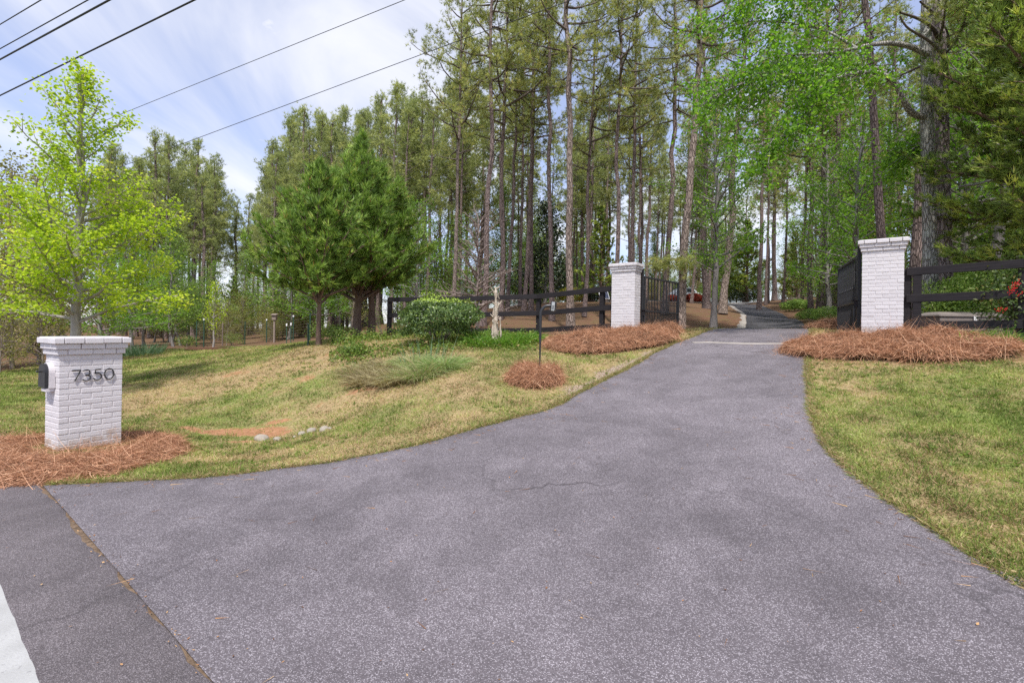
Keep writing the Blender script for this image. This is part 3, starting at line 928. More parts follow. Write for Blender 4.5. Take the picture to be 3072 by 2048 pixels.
def build_lawn():
    rng = np.random.default_rng(21)
    N = 3300000
    # sample in sight-line space so the density falls off with distance
    px = np.where(rng.uniform(0, 1, N) < .8, rng.uniform(-60, 3140, N), np.where(rng.uniform(0, 1, N) < .7, rng.uniform(3140, 4700, N), rng.uniform(-700, -60, N)))
    Y = 2.2 * (26 / 2.2) ** rng.uniform(0, 1, N) 
    x = (px - PPX) / FPX * Y
    x = x + rng.normal(size=N) * .01
    keep = rng.uniform(0, 1, N) < np.clip(.95 * (Y / 6.0) ** .2, .0, 1)
    t = tt(x, Y)
    keep &= (t > T_ROAD + .02)
    keep &= ~((Y > 16) & (x > -4))
    x, y = x[keep], Y[keep]
    ok = inpoly(x, y, LAWN_POLY) & ~inpoly(x, y, DRIVE_POLY) & ~in_mound(x, y, .93)
    x, y = x[ok], y[ok]
    fo, cl_, gr, gn = zones(x, y)
    n1 = fbm(x * 6, y * 6, 41, 2)
    pr = (1 - np.clip(cl_ * 1.15, 0, .97)) * (1 - np.clip(gr * .95, 0, .85)) * (.35 + .65 * sstep(.25, .55, n1 + gn * .3))
    ok = rng.uniform(0, 1, len(x)) < pr
    x, y, gn = x[ok], y[ok], gn[ok]
    if len(x) > 500000:
        k = rng.permutation(len(x))[:500000]
        x, y, gn = x[k], y[k], gn[k]
    n = len(x)
    z = zq(x, y)
    far = sstep(3, 20, y)
    isg = rng.uniform(0, 1, n) < np.clip((gn - .18) * 1.35, .10, .88)
    L = rng.uniform(.022, .055, n) * (1 + .5 * far) * np.where(isg, 1.0, .9)
    L *= np.where(rng.uniform(0, 1, n) < .03, 1.8, 1.0) * (.55 + 1.0 * vnoise(x * 8, y * 8, 91))
    W = rng.uniform(.004, .0095, n) * (1 + 2.0 * far)
    D = rng.normal(size=(n, 3)); D[:, 2] = np.abs(D[:, 2]) * np.where(isg, 1.2, .35) + np.where(isg, .35, .06)
    D = norm(D)
    P = np.stack([x, y, z - .003], 1)
    V, F = blades(P, D, L, W, rng)
    tone = (fbm(x * 3.0, y * 3.0, 95, 3) - .5)
    v = np.where(isg, np.clip(rng.uniform(.55, 1.0, n) + tone * .6, .55, 1), np.clip(rng.uniform(.02, .48, n) + tone * .45, 0, .5))
    # ragged fringe hanging over the asphalt edges
    VS, FS, vs = [V], [F], [v]
    for edge, sg, m in ((LE, 1, 26000), (RE, -1, 22000)):
        k = rng.integers(0, len(edge) - 1, m); u = rng.uniform(0, 1, m)[:, None]
        p = edge[k] * (1 - u) + edge[k + 1] * u
        tg = norm(edge[k + 1] - edge[k]); out = np.stack([-tg[:, 1], tg[:, 0]], 1) * sg
        arc_ = (k + u[:, 0]) * .14
        wv = (fbm(arc_ * 1.7, arc_ * 0 + sg, 97, 4) - .5)
        p = p + out * (np.abs(rng.normal(0, .05, m)) - .015 - .10 * np.clip(wv, -.2, .5) * rng.uniform(0, 1, m))[:, None]
        ok_ = ~in_mound(p[:, 0], p[:, 1], .95) & (p[:, 1] > 1.0) & (p[:, 1] < 12.2) & (rng.uniform(0, 1, m) < .25 + 1.4 * np.clip(wv + .35, 0, 1)) & (tt(p[:, 0], p[:, 1]) > T_ROAD + .05)
        p, out = p[ok_], out[ok_]; m = len(p)
        dd = rng.normal(size=(m, 3)) * .8; dd[:, :2] -= out * .7; dd[:, 2] = np.abs(dd[:, 2]) * .5 + .08
        g_ = rng.uniform(0, 1, m) < .38
        V2, F2 = blades(np.stack([p[:, 0], p[:, 1], zq(p[:, 0], p[:, 1]) + .010], 1), norm(dd), rng.uniform(.025, .085, m), rng.uniform(.004, .009, m), rng)
        VS.append(V2); FS.append(F2 + sum(len(a) for a in VS[:-1])); vs.append(np.where(g_, rng.uniform(.56, .95, m), rng.uniform(0, .42, m)))
    # rosettes of broad leaved weeds
    m = 1800
    wx = rng.uniform(-6, 8.5, m); wy = rng.uniform(3.2, 11.5, m)
    ok_ = inpoly(wx, wy, LAWN_POLY) & ~inpoly(wx, wy, DRIVE_POLY) & ~in_mound(wx, wy) & (tt(wx, wy) > T_ROAD + .4) & ((fbm(wx * .8, wy * .8, 99, 3) > .52) | ((wx > 2.5) & (wy < 5.2) & (fbm(wx * 1.3, wy * 1.3, 98, 3) > .42)))
    wx, wy = wx[ok_], wy[ok_]
    r_ = 9
    wx = np.repeat(wx, r_); wy = np.repeat(wy, r_); m = len(wx)
    dd = rng.normal(size=(m, 3)); dd[:, 2] = np.abs(dd[:, 2]) * .35 + .15
    V2, F2 = blades(np.stack([wx + rng.normal(0, .012, m), wy + rng.normal(0, .012, m), zq(wx, wy) + .006], 1), norm(dd), rng.uniform(.03, .075, m), rng.uniform(.012, .024, m), rng)
    VS.append(V2); FS.append(F2 + sum(len(a) for a in VS[:-1])); vs.append(rng.uniform(.60, .82, m))
    V = np.concatenate(VS); F = np.concatenate(FS); v = np.concatenate(vs)
    o = link('lawn_grass', nmesh('lawn_grass', V, F, M['grass'], v))
    tag(o, 'short patchy green and straw coloured lawn grass beside the driveway', 'grass', kind='stuff')


# ================================================================== BRICK PILLARS
CH = 0.067
BL, BD, BH = 0.203, 0.098, 0.0590


def brick_mesh(L, Dp, H, low=False):
    key = ('brick', round(L, 3), round(Dp, 3), round(H, 3), low)
    if key not in M:
        M[key] = bevel_box('brick', (L, Dp, H), .0045, M['brick_low' if low else 'brick'])
    return M[key]


def pillar(name, label, loc, fdir, courses, W=.61, D=.405, seed=0):
    """painted brick pillar; local x runs along its front, local y to the back, origin front left corner"""
    rz = math.atan2(fdir[1], fdir[0])
    root = thing(name, label, 'pillar', loc, rz)
    r = random.Random(seed)
    z0 = -0.25
    Vc, Fc = box_arrays((W / 2, D / 2, (courses * CH + z0) / 2 + .0), (W - .006, D - .006, courses * CH - z0))
    link('mortar_core', nmesh('mortar_core', Vc, Fc, M['mortar']), root)

    def put(x0, x1, y0, y1, z, h=BH):
        """brick filling a plan rectangle"""
        L, Dp = x1 - x0 - .008, y1 - y0 - .008
        rot = 0
        if Dp > L:
            L, Dp, rot = Dp, L, math.pi / 2
        o = link('brick', brick_mesh(L, Dp, h, z < CH * 2.5 and r.random() < (.9 if z < CH * 1.5 else .4)), root, ((x0 + x1) / 2 + r.uniform(-.0018, .0018), (y0 + y1) / 2 + r.uniform(-.0018, .0018), z + CH / 2 + r.uniform(-.001, .001)),
                 (r.uniform(-.006, .006), r.uniform(-.004, .004), rot + r.uniform(-.006, .006)))
        o.location.x += 0

    def ring(k, z, x0, x1, y0, y1, h=BH):
        dep = .10
        g = .0045
        ox0, ox1, oy0, oy1 = x0 - g, x1 + g, y0 - g, y1 + g
        if k % 2 == 0:
            n = max(2, round((x1 - x0) / .203))
            w = (ox1 - ox0) / n
            for i in range(n):
                put(ox0 + i * w, ox0 + (i + 1) * w, oy0, oy0 + dep, z, h)
                put(ox0 + i * w, ox0 + (i + 1) * w, oy1 - dep, oy1, z, h)
            put(ox0, ox0 + dep, oy0 + dep, oy1 - dep, z, h)
            put(ox1 - dep, ox1, oy0 + dep, oy1 - dep, z, h)
        else:
            n = max(2, round((y1 - y0) / .203))
            w = (oy1 - oy0) / n
            for i in range(n):
                put(ox0, ox0 + dep, oy0 + i * w, oy0 + (i + 1) * w, z, h)
                put(ox1 - dep, ox1, oy0 + i * w, oy0 + (i + 1) * w, z, h)
            n = max(1, round((x1 - x0 - 2 * dep) / .203))
            w = (ox1 - ox0 - 2 * dep) / n
            for i in range(n):
                put(ox0 + dep + i * w, ox0 + dep + (i + 1) * w, oy0, oy0 + dep, z, h)
                put(ox0 + dep + i * w, ox0 + dep + (i + 1) * w, oy1 - dep, oy1, z, h)
    for k in range(-1, courses):
        ring(k, k * CH, 0, W, 0, D)
    for j, e in enumerate((.022, .042, .066)):
        ring(j + 1 + (0 if W > .5 else 1), (courses + j) * CH, -e, W + e, -e, D + e, .0645)
    zt = (courses + 3) * CH
    Vc, Fc = box_arrays((W / 2, D / 2, courses * CH + 1.5 * CH - .004), (W + .02, D + .02, 3 * CH - .008))
    link('cap_core', nmesh('cap_core', Vc, Fc, M['mortar']), root)
    top = link('cap_wash', bevel_box('cap_wash', (W + .10, D + .10, .016), .006, M['mortar']), root, (W / 2, D / 2, zt + .001))
    return root


# left gate pillar, right gate pillar
GL = at(1832.5, 1003, 12.3)
GLz = 1.36
PIL_L = pillar('gate_pillar', 'white brick gate pillar where the dark rail fence meets the open gate, left of the drive', (GL[0], GL[1], GLz), (.82, -.572), 24, seed=3)
GR = at(2583, 1003, 9.0)
PIL_R = pillar('gate_pillar', 'tall white brick gate pillar right of the drive, beside the resin storage box', (GR[0], GR[1], 1.42), (.79, -.613), 24, seed=5)
MB = at(173, 1350, 5.65)
PIL_M = pillar('mailbox_pillar', 'short white brick mailbox pillar with house number 7350 near the road', (MB[0], MB[1], -.035), (.5, .866), 17, .62, .40, seed=8)


def numerals():
    """four metal digits on the front face of the mailbox pillar"""
    H = .13

    def arc(cx_, cy_, rx, ry, a0, a1, n=18):
        a = np.radians(np.linspace(a0, a1, n))
        return [(cx_ + rx * math.cos(t), cy_ + ry * math.sin(t)) for t in a]
    seven = [[(0, 1), (.62, 1), (.62, .985), (.20, 0)]]
    three = [[(.03, .90)] + arc(.27, .75, .27, .245, 130, -80) + [(.20, .52)], [(.2, .52)] + arc(.27, .265, .31, .265, 85, -150)]
    five = [[(.56, 1), (.15, 1), (.10, .56)] + arc(.27, .325, .32, .325, 118, -155)]
    zero = [arc(.36, .5, .36, .5, 0, 360, 32)]
    xs = [.115, .215, .322, .43]
    for i, (d, nm) in enumerate(((seven, 'seven'), (three, 'three'), (five, 'five'), (zero, 'zero'))):
        items = []
        for st in d:
            p = np.array([(a * H, -.014, b * H) for a, b in st])
            items.append((p, np.full(len(p), .0072), 6))
        V, Q = tubes(items)
        V[:, 1] = -.014 + np.clip(V[:, 1] + .014, -.0045, .02)
        o = link('house_number', nmesh('house_number', V, Q, M['black_metal'], smooth=True), PIL_M, (xs[i], 0, 12.3 * CH))
        o['label'] = 'black metal numeral ' + nm


numerals()


def mail_door():
    """arched black mailbox door in a white surround on the road side (local -x face)"""
    def arch(name, w, h, d, x, mat, y0, z0, bev=.004):
        n = 14
        prof_ = [(-w / 2, 0), (w / 2, 0), (w / 2, h - w / 2)] + [(w / 2 * math.cos(a), h - w / 2 + w / 2 * math.sin(a)) for a in np.linspace(0, math.pi, n)[1:-1]] + [(-w / 2, h - w / 2)]
        bm = bmesh.new()
        vs = [bm.verts.new((x, y0 + a, z0 + b)) for a, b in prof_]
        f = bm.faces.new(vs)
        r = bmesh.ops.extrude_face_region(bm, geom=[f])
        for v in [g for g in r['geom'] if isinstance(g, bmesh.types.BMVert)]:
            v.co.x -= d
        bmesh.ops.recalc_face_normals(bm, faces=bm.faces[:])
        me = bpy.data.meshes.new(name); bm.to_mesh(me); bm.free()
        me.materials.append(mat)
        return me
    y0, z0 = .21, 11.05 * CH
    link('mailbox_surround', arch('mailbox_surround', .23, .295, .055, -.002, M['mortar'], y0, z0 + .01), PIL_M)
    dr = link('mailbox_door', arch('mailbox_door', .20, .275, .035, -.057, M['black_metal'], y0, z0 + .02), PIL_M)
    V, Q = tubes([(np.array([(-.092, y0, z0 + .205), (-.125, y0, z0 + .205)]), np.array([.008, .008]), 8), (np.array([(-.125, y0, z0 + .205), (-.128, y0, z0 + .205), (-.138, y0, z0 + .205), (-.14, y0, z0 + .205)]), np.array([.006, .015, .013, .002]), 8)])
    link('handle', nmesh('handle', V, Q, M['black_metal'], smooth=True), dr)
    V, F = box_arrays((-.04, y0 - .03, z0 - .012), (.08, .14, .035))
    link('ledge', nmesh('ledge', V, F, M['mortar']), PIL_M)


mail_door()

# ================================================================== GATES
def gate(label, hinge, end, zb, side):
    """double picket gate leaf; local x from the hinge to the meeting stile"""
    hx, hy = hinge; ex, ey = end
    L = math.hypot(ex - hx, ey - hy)
    root = thing('gate_leaf', label, 'gate', (hx, hy, zb), math.atan2(ey - hy, ex - hx))
    bl = M['black_metal']
    H = 1.50

    def bar(nm, x, y, z, d, bev=.004):
        key = (nm, tuple(round(q, 3) for q in d))
        if key not in M:
            M[key] = bevel_box(nm, d, bev, bl)
        return link(nm, M[key], root, (x, y, z))
    bar('stile', .03, 0, H / 2, (.060, .055, H), .006)
    bar('stile', L - .03, 0, H / 2, (.060, .055, H), .006)
    bar('top_rail', L / 2, 0, H - .027, (L - .125, .048, .05))
    bar('middle_rail', L / 2, 0, .60, (L - .125, .046, .04))
    bar('bottom_rail', L / 2, 0, .05, (L - .125, .046, .045))
    n = 11
    for i in range(1, n):
        x = .06 + (L - .12) * i / n
        bar('picket', x, 0, .758, (.024, .024, 1.376), .002)
    for i in range(n):
        x = .06 + (L - .12) * (i + .5) / n
        o = bar('dog_bar', x, 0, .475, (.020, .020, .80), .002)
        V, Q = tubes([(np.array([(0, 0, .39), (0, 0, .42), (0, 0, .45), (0, 0, .49)]), np.array([.012, .020, .010, .001]), 6)])
        if 'spear' not in M:
            M['spear'] = nmesh('spear_tip', V, Q, bl)
        link('spear_tip', M['spear'], o)
    p = bar('hinge_post', -.085, .0, .80, (.06, .06, 1.75), .005)
    for z in (.45, 1.2):
        V, Q = tubes([(np.array([(-.05, -.03, z - .05), (-.05, -.03, z + .05)]), np.array([.018, .018]), 8)])
        link('hinge', nmesh('hinge', V, Q, bl), root)
    # opener bracket and arm
    V, F = box_arrays((-.06, -.06 * side, .62), (.14, .10, .012))
    V2, F2 = box_arrays((-.09, -.05 * side, .55), (.05, .06, .14))
    link('opener_bracket', nmesh('opener_bracket', np.vstack([V, V2]), np.vstack([F, F2 + 8]), M['fence']), root)
    V, Q = tubes([(np.array([(-.08, -.07 * side, .52), (-.08, -.07 * side, .30)]), np.array([.025, .025]), 8), (np.array([(-.08, -.07 * side, .30), (-.08, -.07 * side, .06)]), np.array([.016, .016]), 8)])
    link('opener_arm', nmesh('opener_arm', V, Q, bl), root)
    return root


gl0 = at(1930, 990, 12.42); gl1 = at(2034, 990, 13.95)
G1 = gate('open black picket gate leaf left of the drive, seen side-on with sky between bars', (gl0[0], gl0[1]), (gl1[0], gl1[1]), 1.40, 1)
gr0 = at(2572, 990, 9.36); gr1 = at(2514, 990, 11.25)
G2 = gate('open black picket gate leaf seen edge-on beside the right gate pillar', (gr0[0], gr0[1]), (gr1[0], gr1[1]), 1.52, -1)
V, F = box_arrays((2.0, -.03, .02), (.05, .03, .05))
link('red_stop', nmesh('red_stop', V, F, M['red_plastic']), G1)

# ================================================================== RAIL FENCES
def rail_fence(label, posts, tops, extra=()):
    """three rail board fence; posts: plan points, tops: height of the top rail's upper edge above sea level at each"""
    c = np.mean(posts, axis=0)
    root = thing('rail_fence', label, 'fence', (posts[0][0], posts[0][1], 0))
    base = np.array([posts[0][0], posts[0][1], 0])
    fm = M['fence']
    for (x, y), zt in list(zip(posts, tops)) + list(extra):
        g = gz(x, y) - .3
        d = (.115, .115, zt - g - .01)
        i = min(range(len(posts)), key=lambda k: abs(posts[k][0] - x) + abs(posts[k][1] - y))
        j = i + 1 if i + 1 < len(posts) else i - 1
        a = math.atan2(posts[j][1] - y, posts[j][0] - x)
        back = np.array([-math.sin(a), math.cos(a)])
        if back @ np.array(ND) < 0:
            back = -back
        link('post', bevel_box('post', d, .006, fm), root, (x - base[0] + back[0] * .08, y - base[1] + back[1] * .08, (zt + g) / 2 - .005), (0, 0, a))
    for k in range(len(posts) - 1):
        p0 = np.array(posts[k]); p1 = np.array(posts[k + 1])
        L = np.linalg.norm(p1 - p0)
        a = math.atan2(*(p1 - p0)[::-1])
        for off in (0.07, .555, 1.04):
            z0 = tops[k] - off; z1 = tops[k + 1] - off
            sl = math.atan2(z1 - z0, L)
            m = (p0 + p1) / 2
            o = link('rail', bevel_box('rail', (L - .003, .036, .14), .005, fm), root, (m[0] - base[0], m[1] - base[1], (z0 + z1) / 2), (0, -sl, a))
    return root


fa = at(1838, 857, 12.42); fb = at(1612, 882, 13.95); fm_ = at(1383, 889, 14.5); fc = at(1166, 892, 15.0)
mid = (fa + fb) / 2 + np.array([0, 0, 0])
rail_fence('dark three rail board fence left of the drive behind the rounded bush', [fc[:2], fm_[:2], fb[:2], fa[:2]], [fc[2], fm_[2], fb[2], fa[2]], [((fa * .86 + fb * .14)[:2], float((fa * .86 + fb * .14)[2]))])
ra = at(2720, 804, 8.75); rb_ = at(2752, 802, 8.62); rc = at(3072, 777, 7.72); rd = rc + (rc - rb_) * 1.3
rail_fence('black three rail board fence running right from the tall pillar under the cedar', [ra[:2], rc[:2], rd[:2]], [ra[2], rc[2], rd[2]], [(rb_[:2], float(rb_[2]))])
# extra posts against the pillars (each belongs to its fence run)
pf = at(1814, 870, 12.55)

# ================================================================== KEYPAD POST
def keypad():
    b = gp(1621, 1120)
    Y = 7.7
    g = gxy(1621, Y)
    top = at(1629, 917, Y)[2]
    root = thing('keypad_post', 'black gooseneck post with a steel keypad beside the driveway', 'keypad', (g[0], g[1], g[2]))
    h = top - g[2]
    pts = [(0, 0, -.25), (0, 0, h - .16)] + [(.11 - .11 * math.cos(a), 0, h - .16 + .16 * math.sin(a)) for a in np.linspace(.2, math.pi / 2, 8)] + [(.17, 0, h)]
    P = np.array(pts)
    V, Q = tubes([(P, np.full(len(P), .026), 10)])
    link('post', nmesh('post', V, Q, M['black_metal'], smooth=True), root)
    hd = link('keypad_housing', bevel_box('keypad_housing', (.075, .10, .155), .006, M['black_metal']), root, (.205, 0, h - .01), (0, RAD(4), RAD(-18)))
    fpl = link('face_plate', bevel_box('face_plate', (.052, .006, .14), .002, M['steel']), hd, (.004, -.053, 0))
    for i in range(3):
        for j in range(4):
            link('key', bevel_box('key', (.009, .005, .012), .001, M['black_metal']), hd, (.004 + (i - 1) * .013, -.0575, -.045 + j * .018))


keypad()

# ================================================================== PINE STRAW MOUNDS
def mound(label, c, u, a, b, h, n, seed, shape=2.2, low=(), drop=0.0):
    """heap of fallen pine needles: a bed plus many single strands"""
    rng = np.random.default_rng(seed)
    u = np.array(u) / np.linalg.norm(u); w = np.array([-u[1], u[0]])
    MOUNDS.append((c[0], c[1], u[0], u[1], a, b))
    zc_ = gz(c[0], c[1])
    root = thing('pine_straw_mound', label, 'pine straw', (c[0], c[1], zc_), group='pine straw mounds')

    def top(p, q):
        x = c[0] + u[0] * p + w[0] * q; y = c[1] + u[1] * p + w[1] * q
        ang = np.arctan2(q / b, p / a)
        ek = 1.0 + .18 * (fbm(np.cos(ang) * 1.8 + seed, np.sin(ang) * 1.8, seed + 9, 3) - .5) * 2
        r = (np.abs(p / a / ek) ** shape + np.abs(q / b / ek) ** shape)
        wob = .45 + 1.1 * fbm(x * 2.6, y * 2.6, seed, 3)
        hh = h * np.clip(1 - r, 0, 1) ** .42 * wob + .05 * np.clip(1 - r, 0, .3) * (fbm(x * 7, y * 7, seed + 3, 2) - .5) * 6 * min(1, h * 5)
        for lx, ly, r0, r1 in low:
            hh = hh * (.04 + .96 * sstep(r0, r1, np.hypot(x - lx, y - ly)))
        return x, y, zq(x, y) + np.maximum(hh, 0) - drop
    # bed
    m, k = 40, 14
    th = np.linspace(0, 2 * np.pi, m, endpoint=False)
    rr = np.linspace(.02, 1.0, k) ** .8
    edge = .97 + .18 * (fbm(np.cos(th) * 1.8 + seed, np.sin(th) * 1.8, seed + 9, 3) - .5) * 2
    p = (np.cos(th)[None] * rr[:, None]) * a * edge[None] * .97; q = (np.sin(th)[None] * rr[:, None]) * b * edge[None] * .97
    x, y, z = top(p, q)
    z[-1] -= .05
    V = np.stack([x - c[0], y - c[1], z - zc_ - .012], -1).reshape(-1, 3)
    i = np.arange(k - 1)[:, None] * m; j = np.arange(m)[None]; jn = (j + 1) % m
    F = np.stack([i + j, i + jn, i + m + jn, i + m + j], -1).reshape(-1, 4)
    link('straw_bed', nmesh('straw_bed', V, [F, np.arange(m)[None, :]], M['straw_bed'], smooth=True), root)
    # strands
    r = np.sqrt(rng.uniform(0, 1, n)) * np.where(rng.uniform(0, 1, n) < .14, rng.uniform(1.0, 1.22, n), 1.0)
    t = rng.uniform(0, 2 * np.pi, n)
    p, q = np.cos(t) * r * a, np.sin(t) * r * b
    ek = 1.0 + .18 * (fbm(np.cos(t) * 1.8 + seed, np.sin(t) * 1.8, seed + 9, 3) - .5) * 2
    p, q = p * ek, q * ek
    x, y, z = top(p, q)
    e = .05
    x2, y2, z2 = top(p + e, q); x3, y3, z3 = top(p, q + e)
    tx = np.stack([x2 - x, y2 - y, z2 - z], 1) / e; ty = np.stack([x3 - x, y3 - y, z3 - z], 1) / e
    az = rng.uniform(0, 2 * np.pi, n)
    D = norm(tx * np.cos(az)[:, None] + ty * np.sin(az)[:, None] + np.array([[0, 0, 1]]) * np.where(rng.uniform(0, 1, n) < .12, rng.uniform(.2, 1.0, n), rng.normal(0, .14, n))[:, None])
    bend = rng.normal(size=(n, 3)) * .42 - np.array([[0, 0, .12]])
    P = np.stack([x - c[0], y - c[1], z - zc_ + rng.uniform(-.015, .032, n)], 1)
    L = rng.uniform(.10, .28, n)
    V, Q = strands(P - D * (L * .5)[:, None], D, L, rng.uniform(.003, .0065, n), bend, rng, 3)
    v = np.repeat(np.clip(rng.normal(.50, .30, n), 0, 1), 3)
    o = link('straw', nmesh('straw', V, Q, M['straw'], v), root)
    o['kind'] = 'stuff'
    return root


mound('broad pine straw mound round the foot of the left gate pillar', (2.15, 10.75), (1, .02), 1.50, 1.10, .27, 19000, 101, 2.2, ((GL[0] + .35, GL[1] - .15, .3, .95),))
mound('pine straw heap under the open gate leaf left of the drive', (3.55, 11.75), (.62, .78), .95, .50, .17, 6000, 102)
mound('largest pine straw mound, spread in front of the right gate pillar and fence', (6.22, 7.82), (.95, -.31), 1.55, .98, .24, 26000, 103, 2.4, ((GR[0] + .24, GR[1] - .18, .35, 1.05), (7.45, 8.3, .35, .95), (8.1, 7.8, .35, .95)))
mound('small round pine straw heap at the foot of the keypad post', (.38, 7.62), (1, .1), .45, .46, .20, 7500, 104, 2.0, ((.45, 7.7, .02, .18),))
mound('pine straw bed spread round the mailbox pillar beside the road', (-5.15, 5.55), (-.35, .94), 1.42, 1.28, .09, 26000, 105, 2.4, ((MB[0] + .05, MB[1] + .3, .35, .95),), .03)
_c = gxy(2452, 13.6)
mound('low pine straw pile behind the right gate leaf, beside the far drive', _c[:2] + np.array([1.2, .3]), (.9, .2), 1.5, .6, .22, 5000, 106)

build_lawn()


# ================================================================== TREES: generators
def skeleton(rng, H, r0, cb, nprim, lenf, elevf, bend=.05, nsec=4.0, secf=.4, wob=.15, secang=50, anc=.12, secdroop=0.0, rtop=.018, droop=0.0, primpts=7, ancstart=.2):
    """trunk path, branch tubes and foliage anchors"""
    k = 16
    u = np.linspace(0, 1, k)
    off = np.cumsum(rng.normal(0, wob / math.sqrt(k), (k, 2)), 0) * (H / 12)
    off -= off[0]
    tp = np.concatenate([off, (u * H)[:, None]], 1)
    tr = r0 * (1 - .9 * u) ** .72 * .93 + rtop + r0 * .45 * np.exp(-u * H / .35)
    prims, items, AP, AD = [], [], [], []
    for i in range(nprim):
        uu = (i + rng.uniform(0, 1)) / nprim
        h = cb + (1 - cb) * uu * .985
        base = np.array([np.interp(h, u, tp[:, c]) for c in range(3)])
        az = i * 2.39996 + rng.normal(0, .45)
        L = lenf(uu) * rng.uniform(.62, 1.18)
        if L < .15:
            L = .15
        el = RAD(elevf(uu) + rng.normal(0, 9))
        pts = [base]
        st = L / (primpts - 1)
        a = az
        for s in range(primpts - 1):
            d = np.array([math.cos(a) * math.cos(el), math.sin(a) * math.cos(el), math.sin(el)])
            pts.append(pts[-1] + d * st)
            el += bend + rng.normal(0, .10) - droop * (s / primpts)
            a += rng.normal(0, .12)
        pts = np.array(pts)
        rb = min(float(np.interp(h, u, tr)) * .5, .014 + L * .019)
        items.append((pts, np.linspace(rb, max(.006, rb * .18), primpts), 5))
        nS = max(2, int(nsec * L))
        for j in range(nS):
            s = .18 + .82 * (j + rng.uniform(0, 1)) / nS
            f = s * (primpts - 1); ii = min(int(f), primpts - 2); fr = f - ii
            p = pts[ii] * (1 - fr) + pts[ii + 1] * fr
            d0 = norm(pts[ii + 1] - pts[ii])
            sd = norm(np.cross(d0, np.array([0, 0, 1.0])) + 1e-6) * (1 if (j % 2) else -1)
            upv = np.cross(sd, d0)
            an = RAD(rng.normal(secang, 14))
            d = norm(d0 * math.cos(an) + sd * math.sin(an) + np.array([0, 0, 1]) * rng.normal(.12, .28) + np.array([0, 0, -secdroop]))
            l2 = secf * L * (1.15 - .65 * s) * rng.uniform(.55, 1.3)
            l2 = max(l2, .12)
            q = [p]
            for m_ in range(3):
                q.append(q[-1] + d * l2 / 3)
                d = norm(d + rng.normal(0, .18, 3) + np.array([0, 0, .10 - secdroop * .5]))
            q = np.array(q)
            items.append((q, np.array([.010, .007, .005, .003]) * (.6 + .25 * L), 3))
            na = max(1, int(l2 * (1 - ancstart) / anc))
            for w_ in range(na):
                g = ancstart + (1 - ancstart) * (w_ + rng.uniform(0, 1)) / na
                ff = g * 3; i3 = min(int(ff), 2)
                AP.append(q[i3] + (q[i3 + 1] - q[i3]) * (ff - i3)); AD.append(norm(q[i3 + 1] - q[i3]))
        AP.append(pts[-1]); AD.append(norm(pts[-1] - pts[-2]))
    AP.append(tp[-1]); AD.append(np.array([0, 0, 1.0]))
    return tp, tr, items, np.array(AP), np.array(AD)


def needle_crown(AP, AD, rng, per=14, ln=(.13, .22), wd=.012, jit=.10, mat='needle', fwd=.55, mult=1):
    n = len(AP)
    P = np.repeat(AP, per * mult, 0); D0 = np.repeat(AD, per * mult, 0)
    tv = np.clip(rng.normal(.5, .25, n), .02, .94)
    jt = np.repeat(rng.normal(0, jit, (n * mult, 3)), per, 0)
    D = norm(D0 * fwd + rng.normal(size=P.shape) * .62 + np.array([[0, 0, .22]]))
    v = np.repeat(tv, per * mult) + rng.normal(0, .07, len(P))
    v = np.where(rng.uniform(0, 1, len(P)) < .012, 1.0, np.clip(v, 0, .95))
    V, F = blades(P + jt, D, rng.uniform(ln[0], ln[1], len(P)), wd, rng)
    return nmesh('crown', V, F, M[mat], v)


def leaf_crown(AP, AD, rng, per=6, ln=(.06, .10), asp=.7, jit=.12, mat='maple', flat=.6, vmu=.5):
    n = len(AP)
    P = np.repeat(AP, per, 0) + rng.normal(0, jit, (n * per, 3))
    D = norm(rng.normal(size=P.shape) * np.array([[1, 1, .5]]) + np.array([[0, 0, -.25]]))
    S = rng.normal(size=P.shape) * (1 - flat) + np.array([[0, 0, 1.0]]) * flat
    tv = np.clip(rng.normal(vmu, .16, n), 0, 1)
    v = np.clip(np.repeat(tv, per) + rng.normal(0, .14, n * per), 0, 1)
    L = rng.uniform(ln[0], ln[1], len(P))
    # S is the leaf normal: side vector lies in the plane of the leaf
    V, F = leaves(P, norm(D - norm(S) * np.sum(D * norm(S), 1, keepdims=True) * .7), L, L * asp, rng, S)
    return nmesh('crown', V, F, M[mat], v)


def trunk_mesh(tp, tr, mat, sides=12):
    V, Q = tubes([(tp, tr, sides)])
    return nmesh('trunk', V, Q, M[mat], smooth=True)


def limb_mesh(items, mat, skip=0):
    V, Q = tubes(items)
    return nmesh('branches', V, Q, M[mat], smooth=True)


PROTO = {}


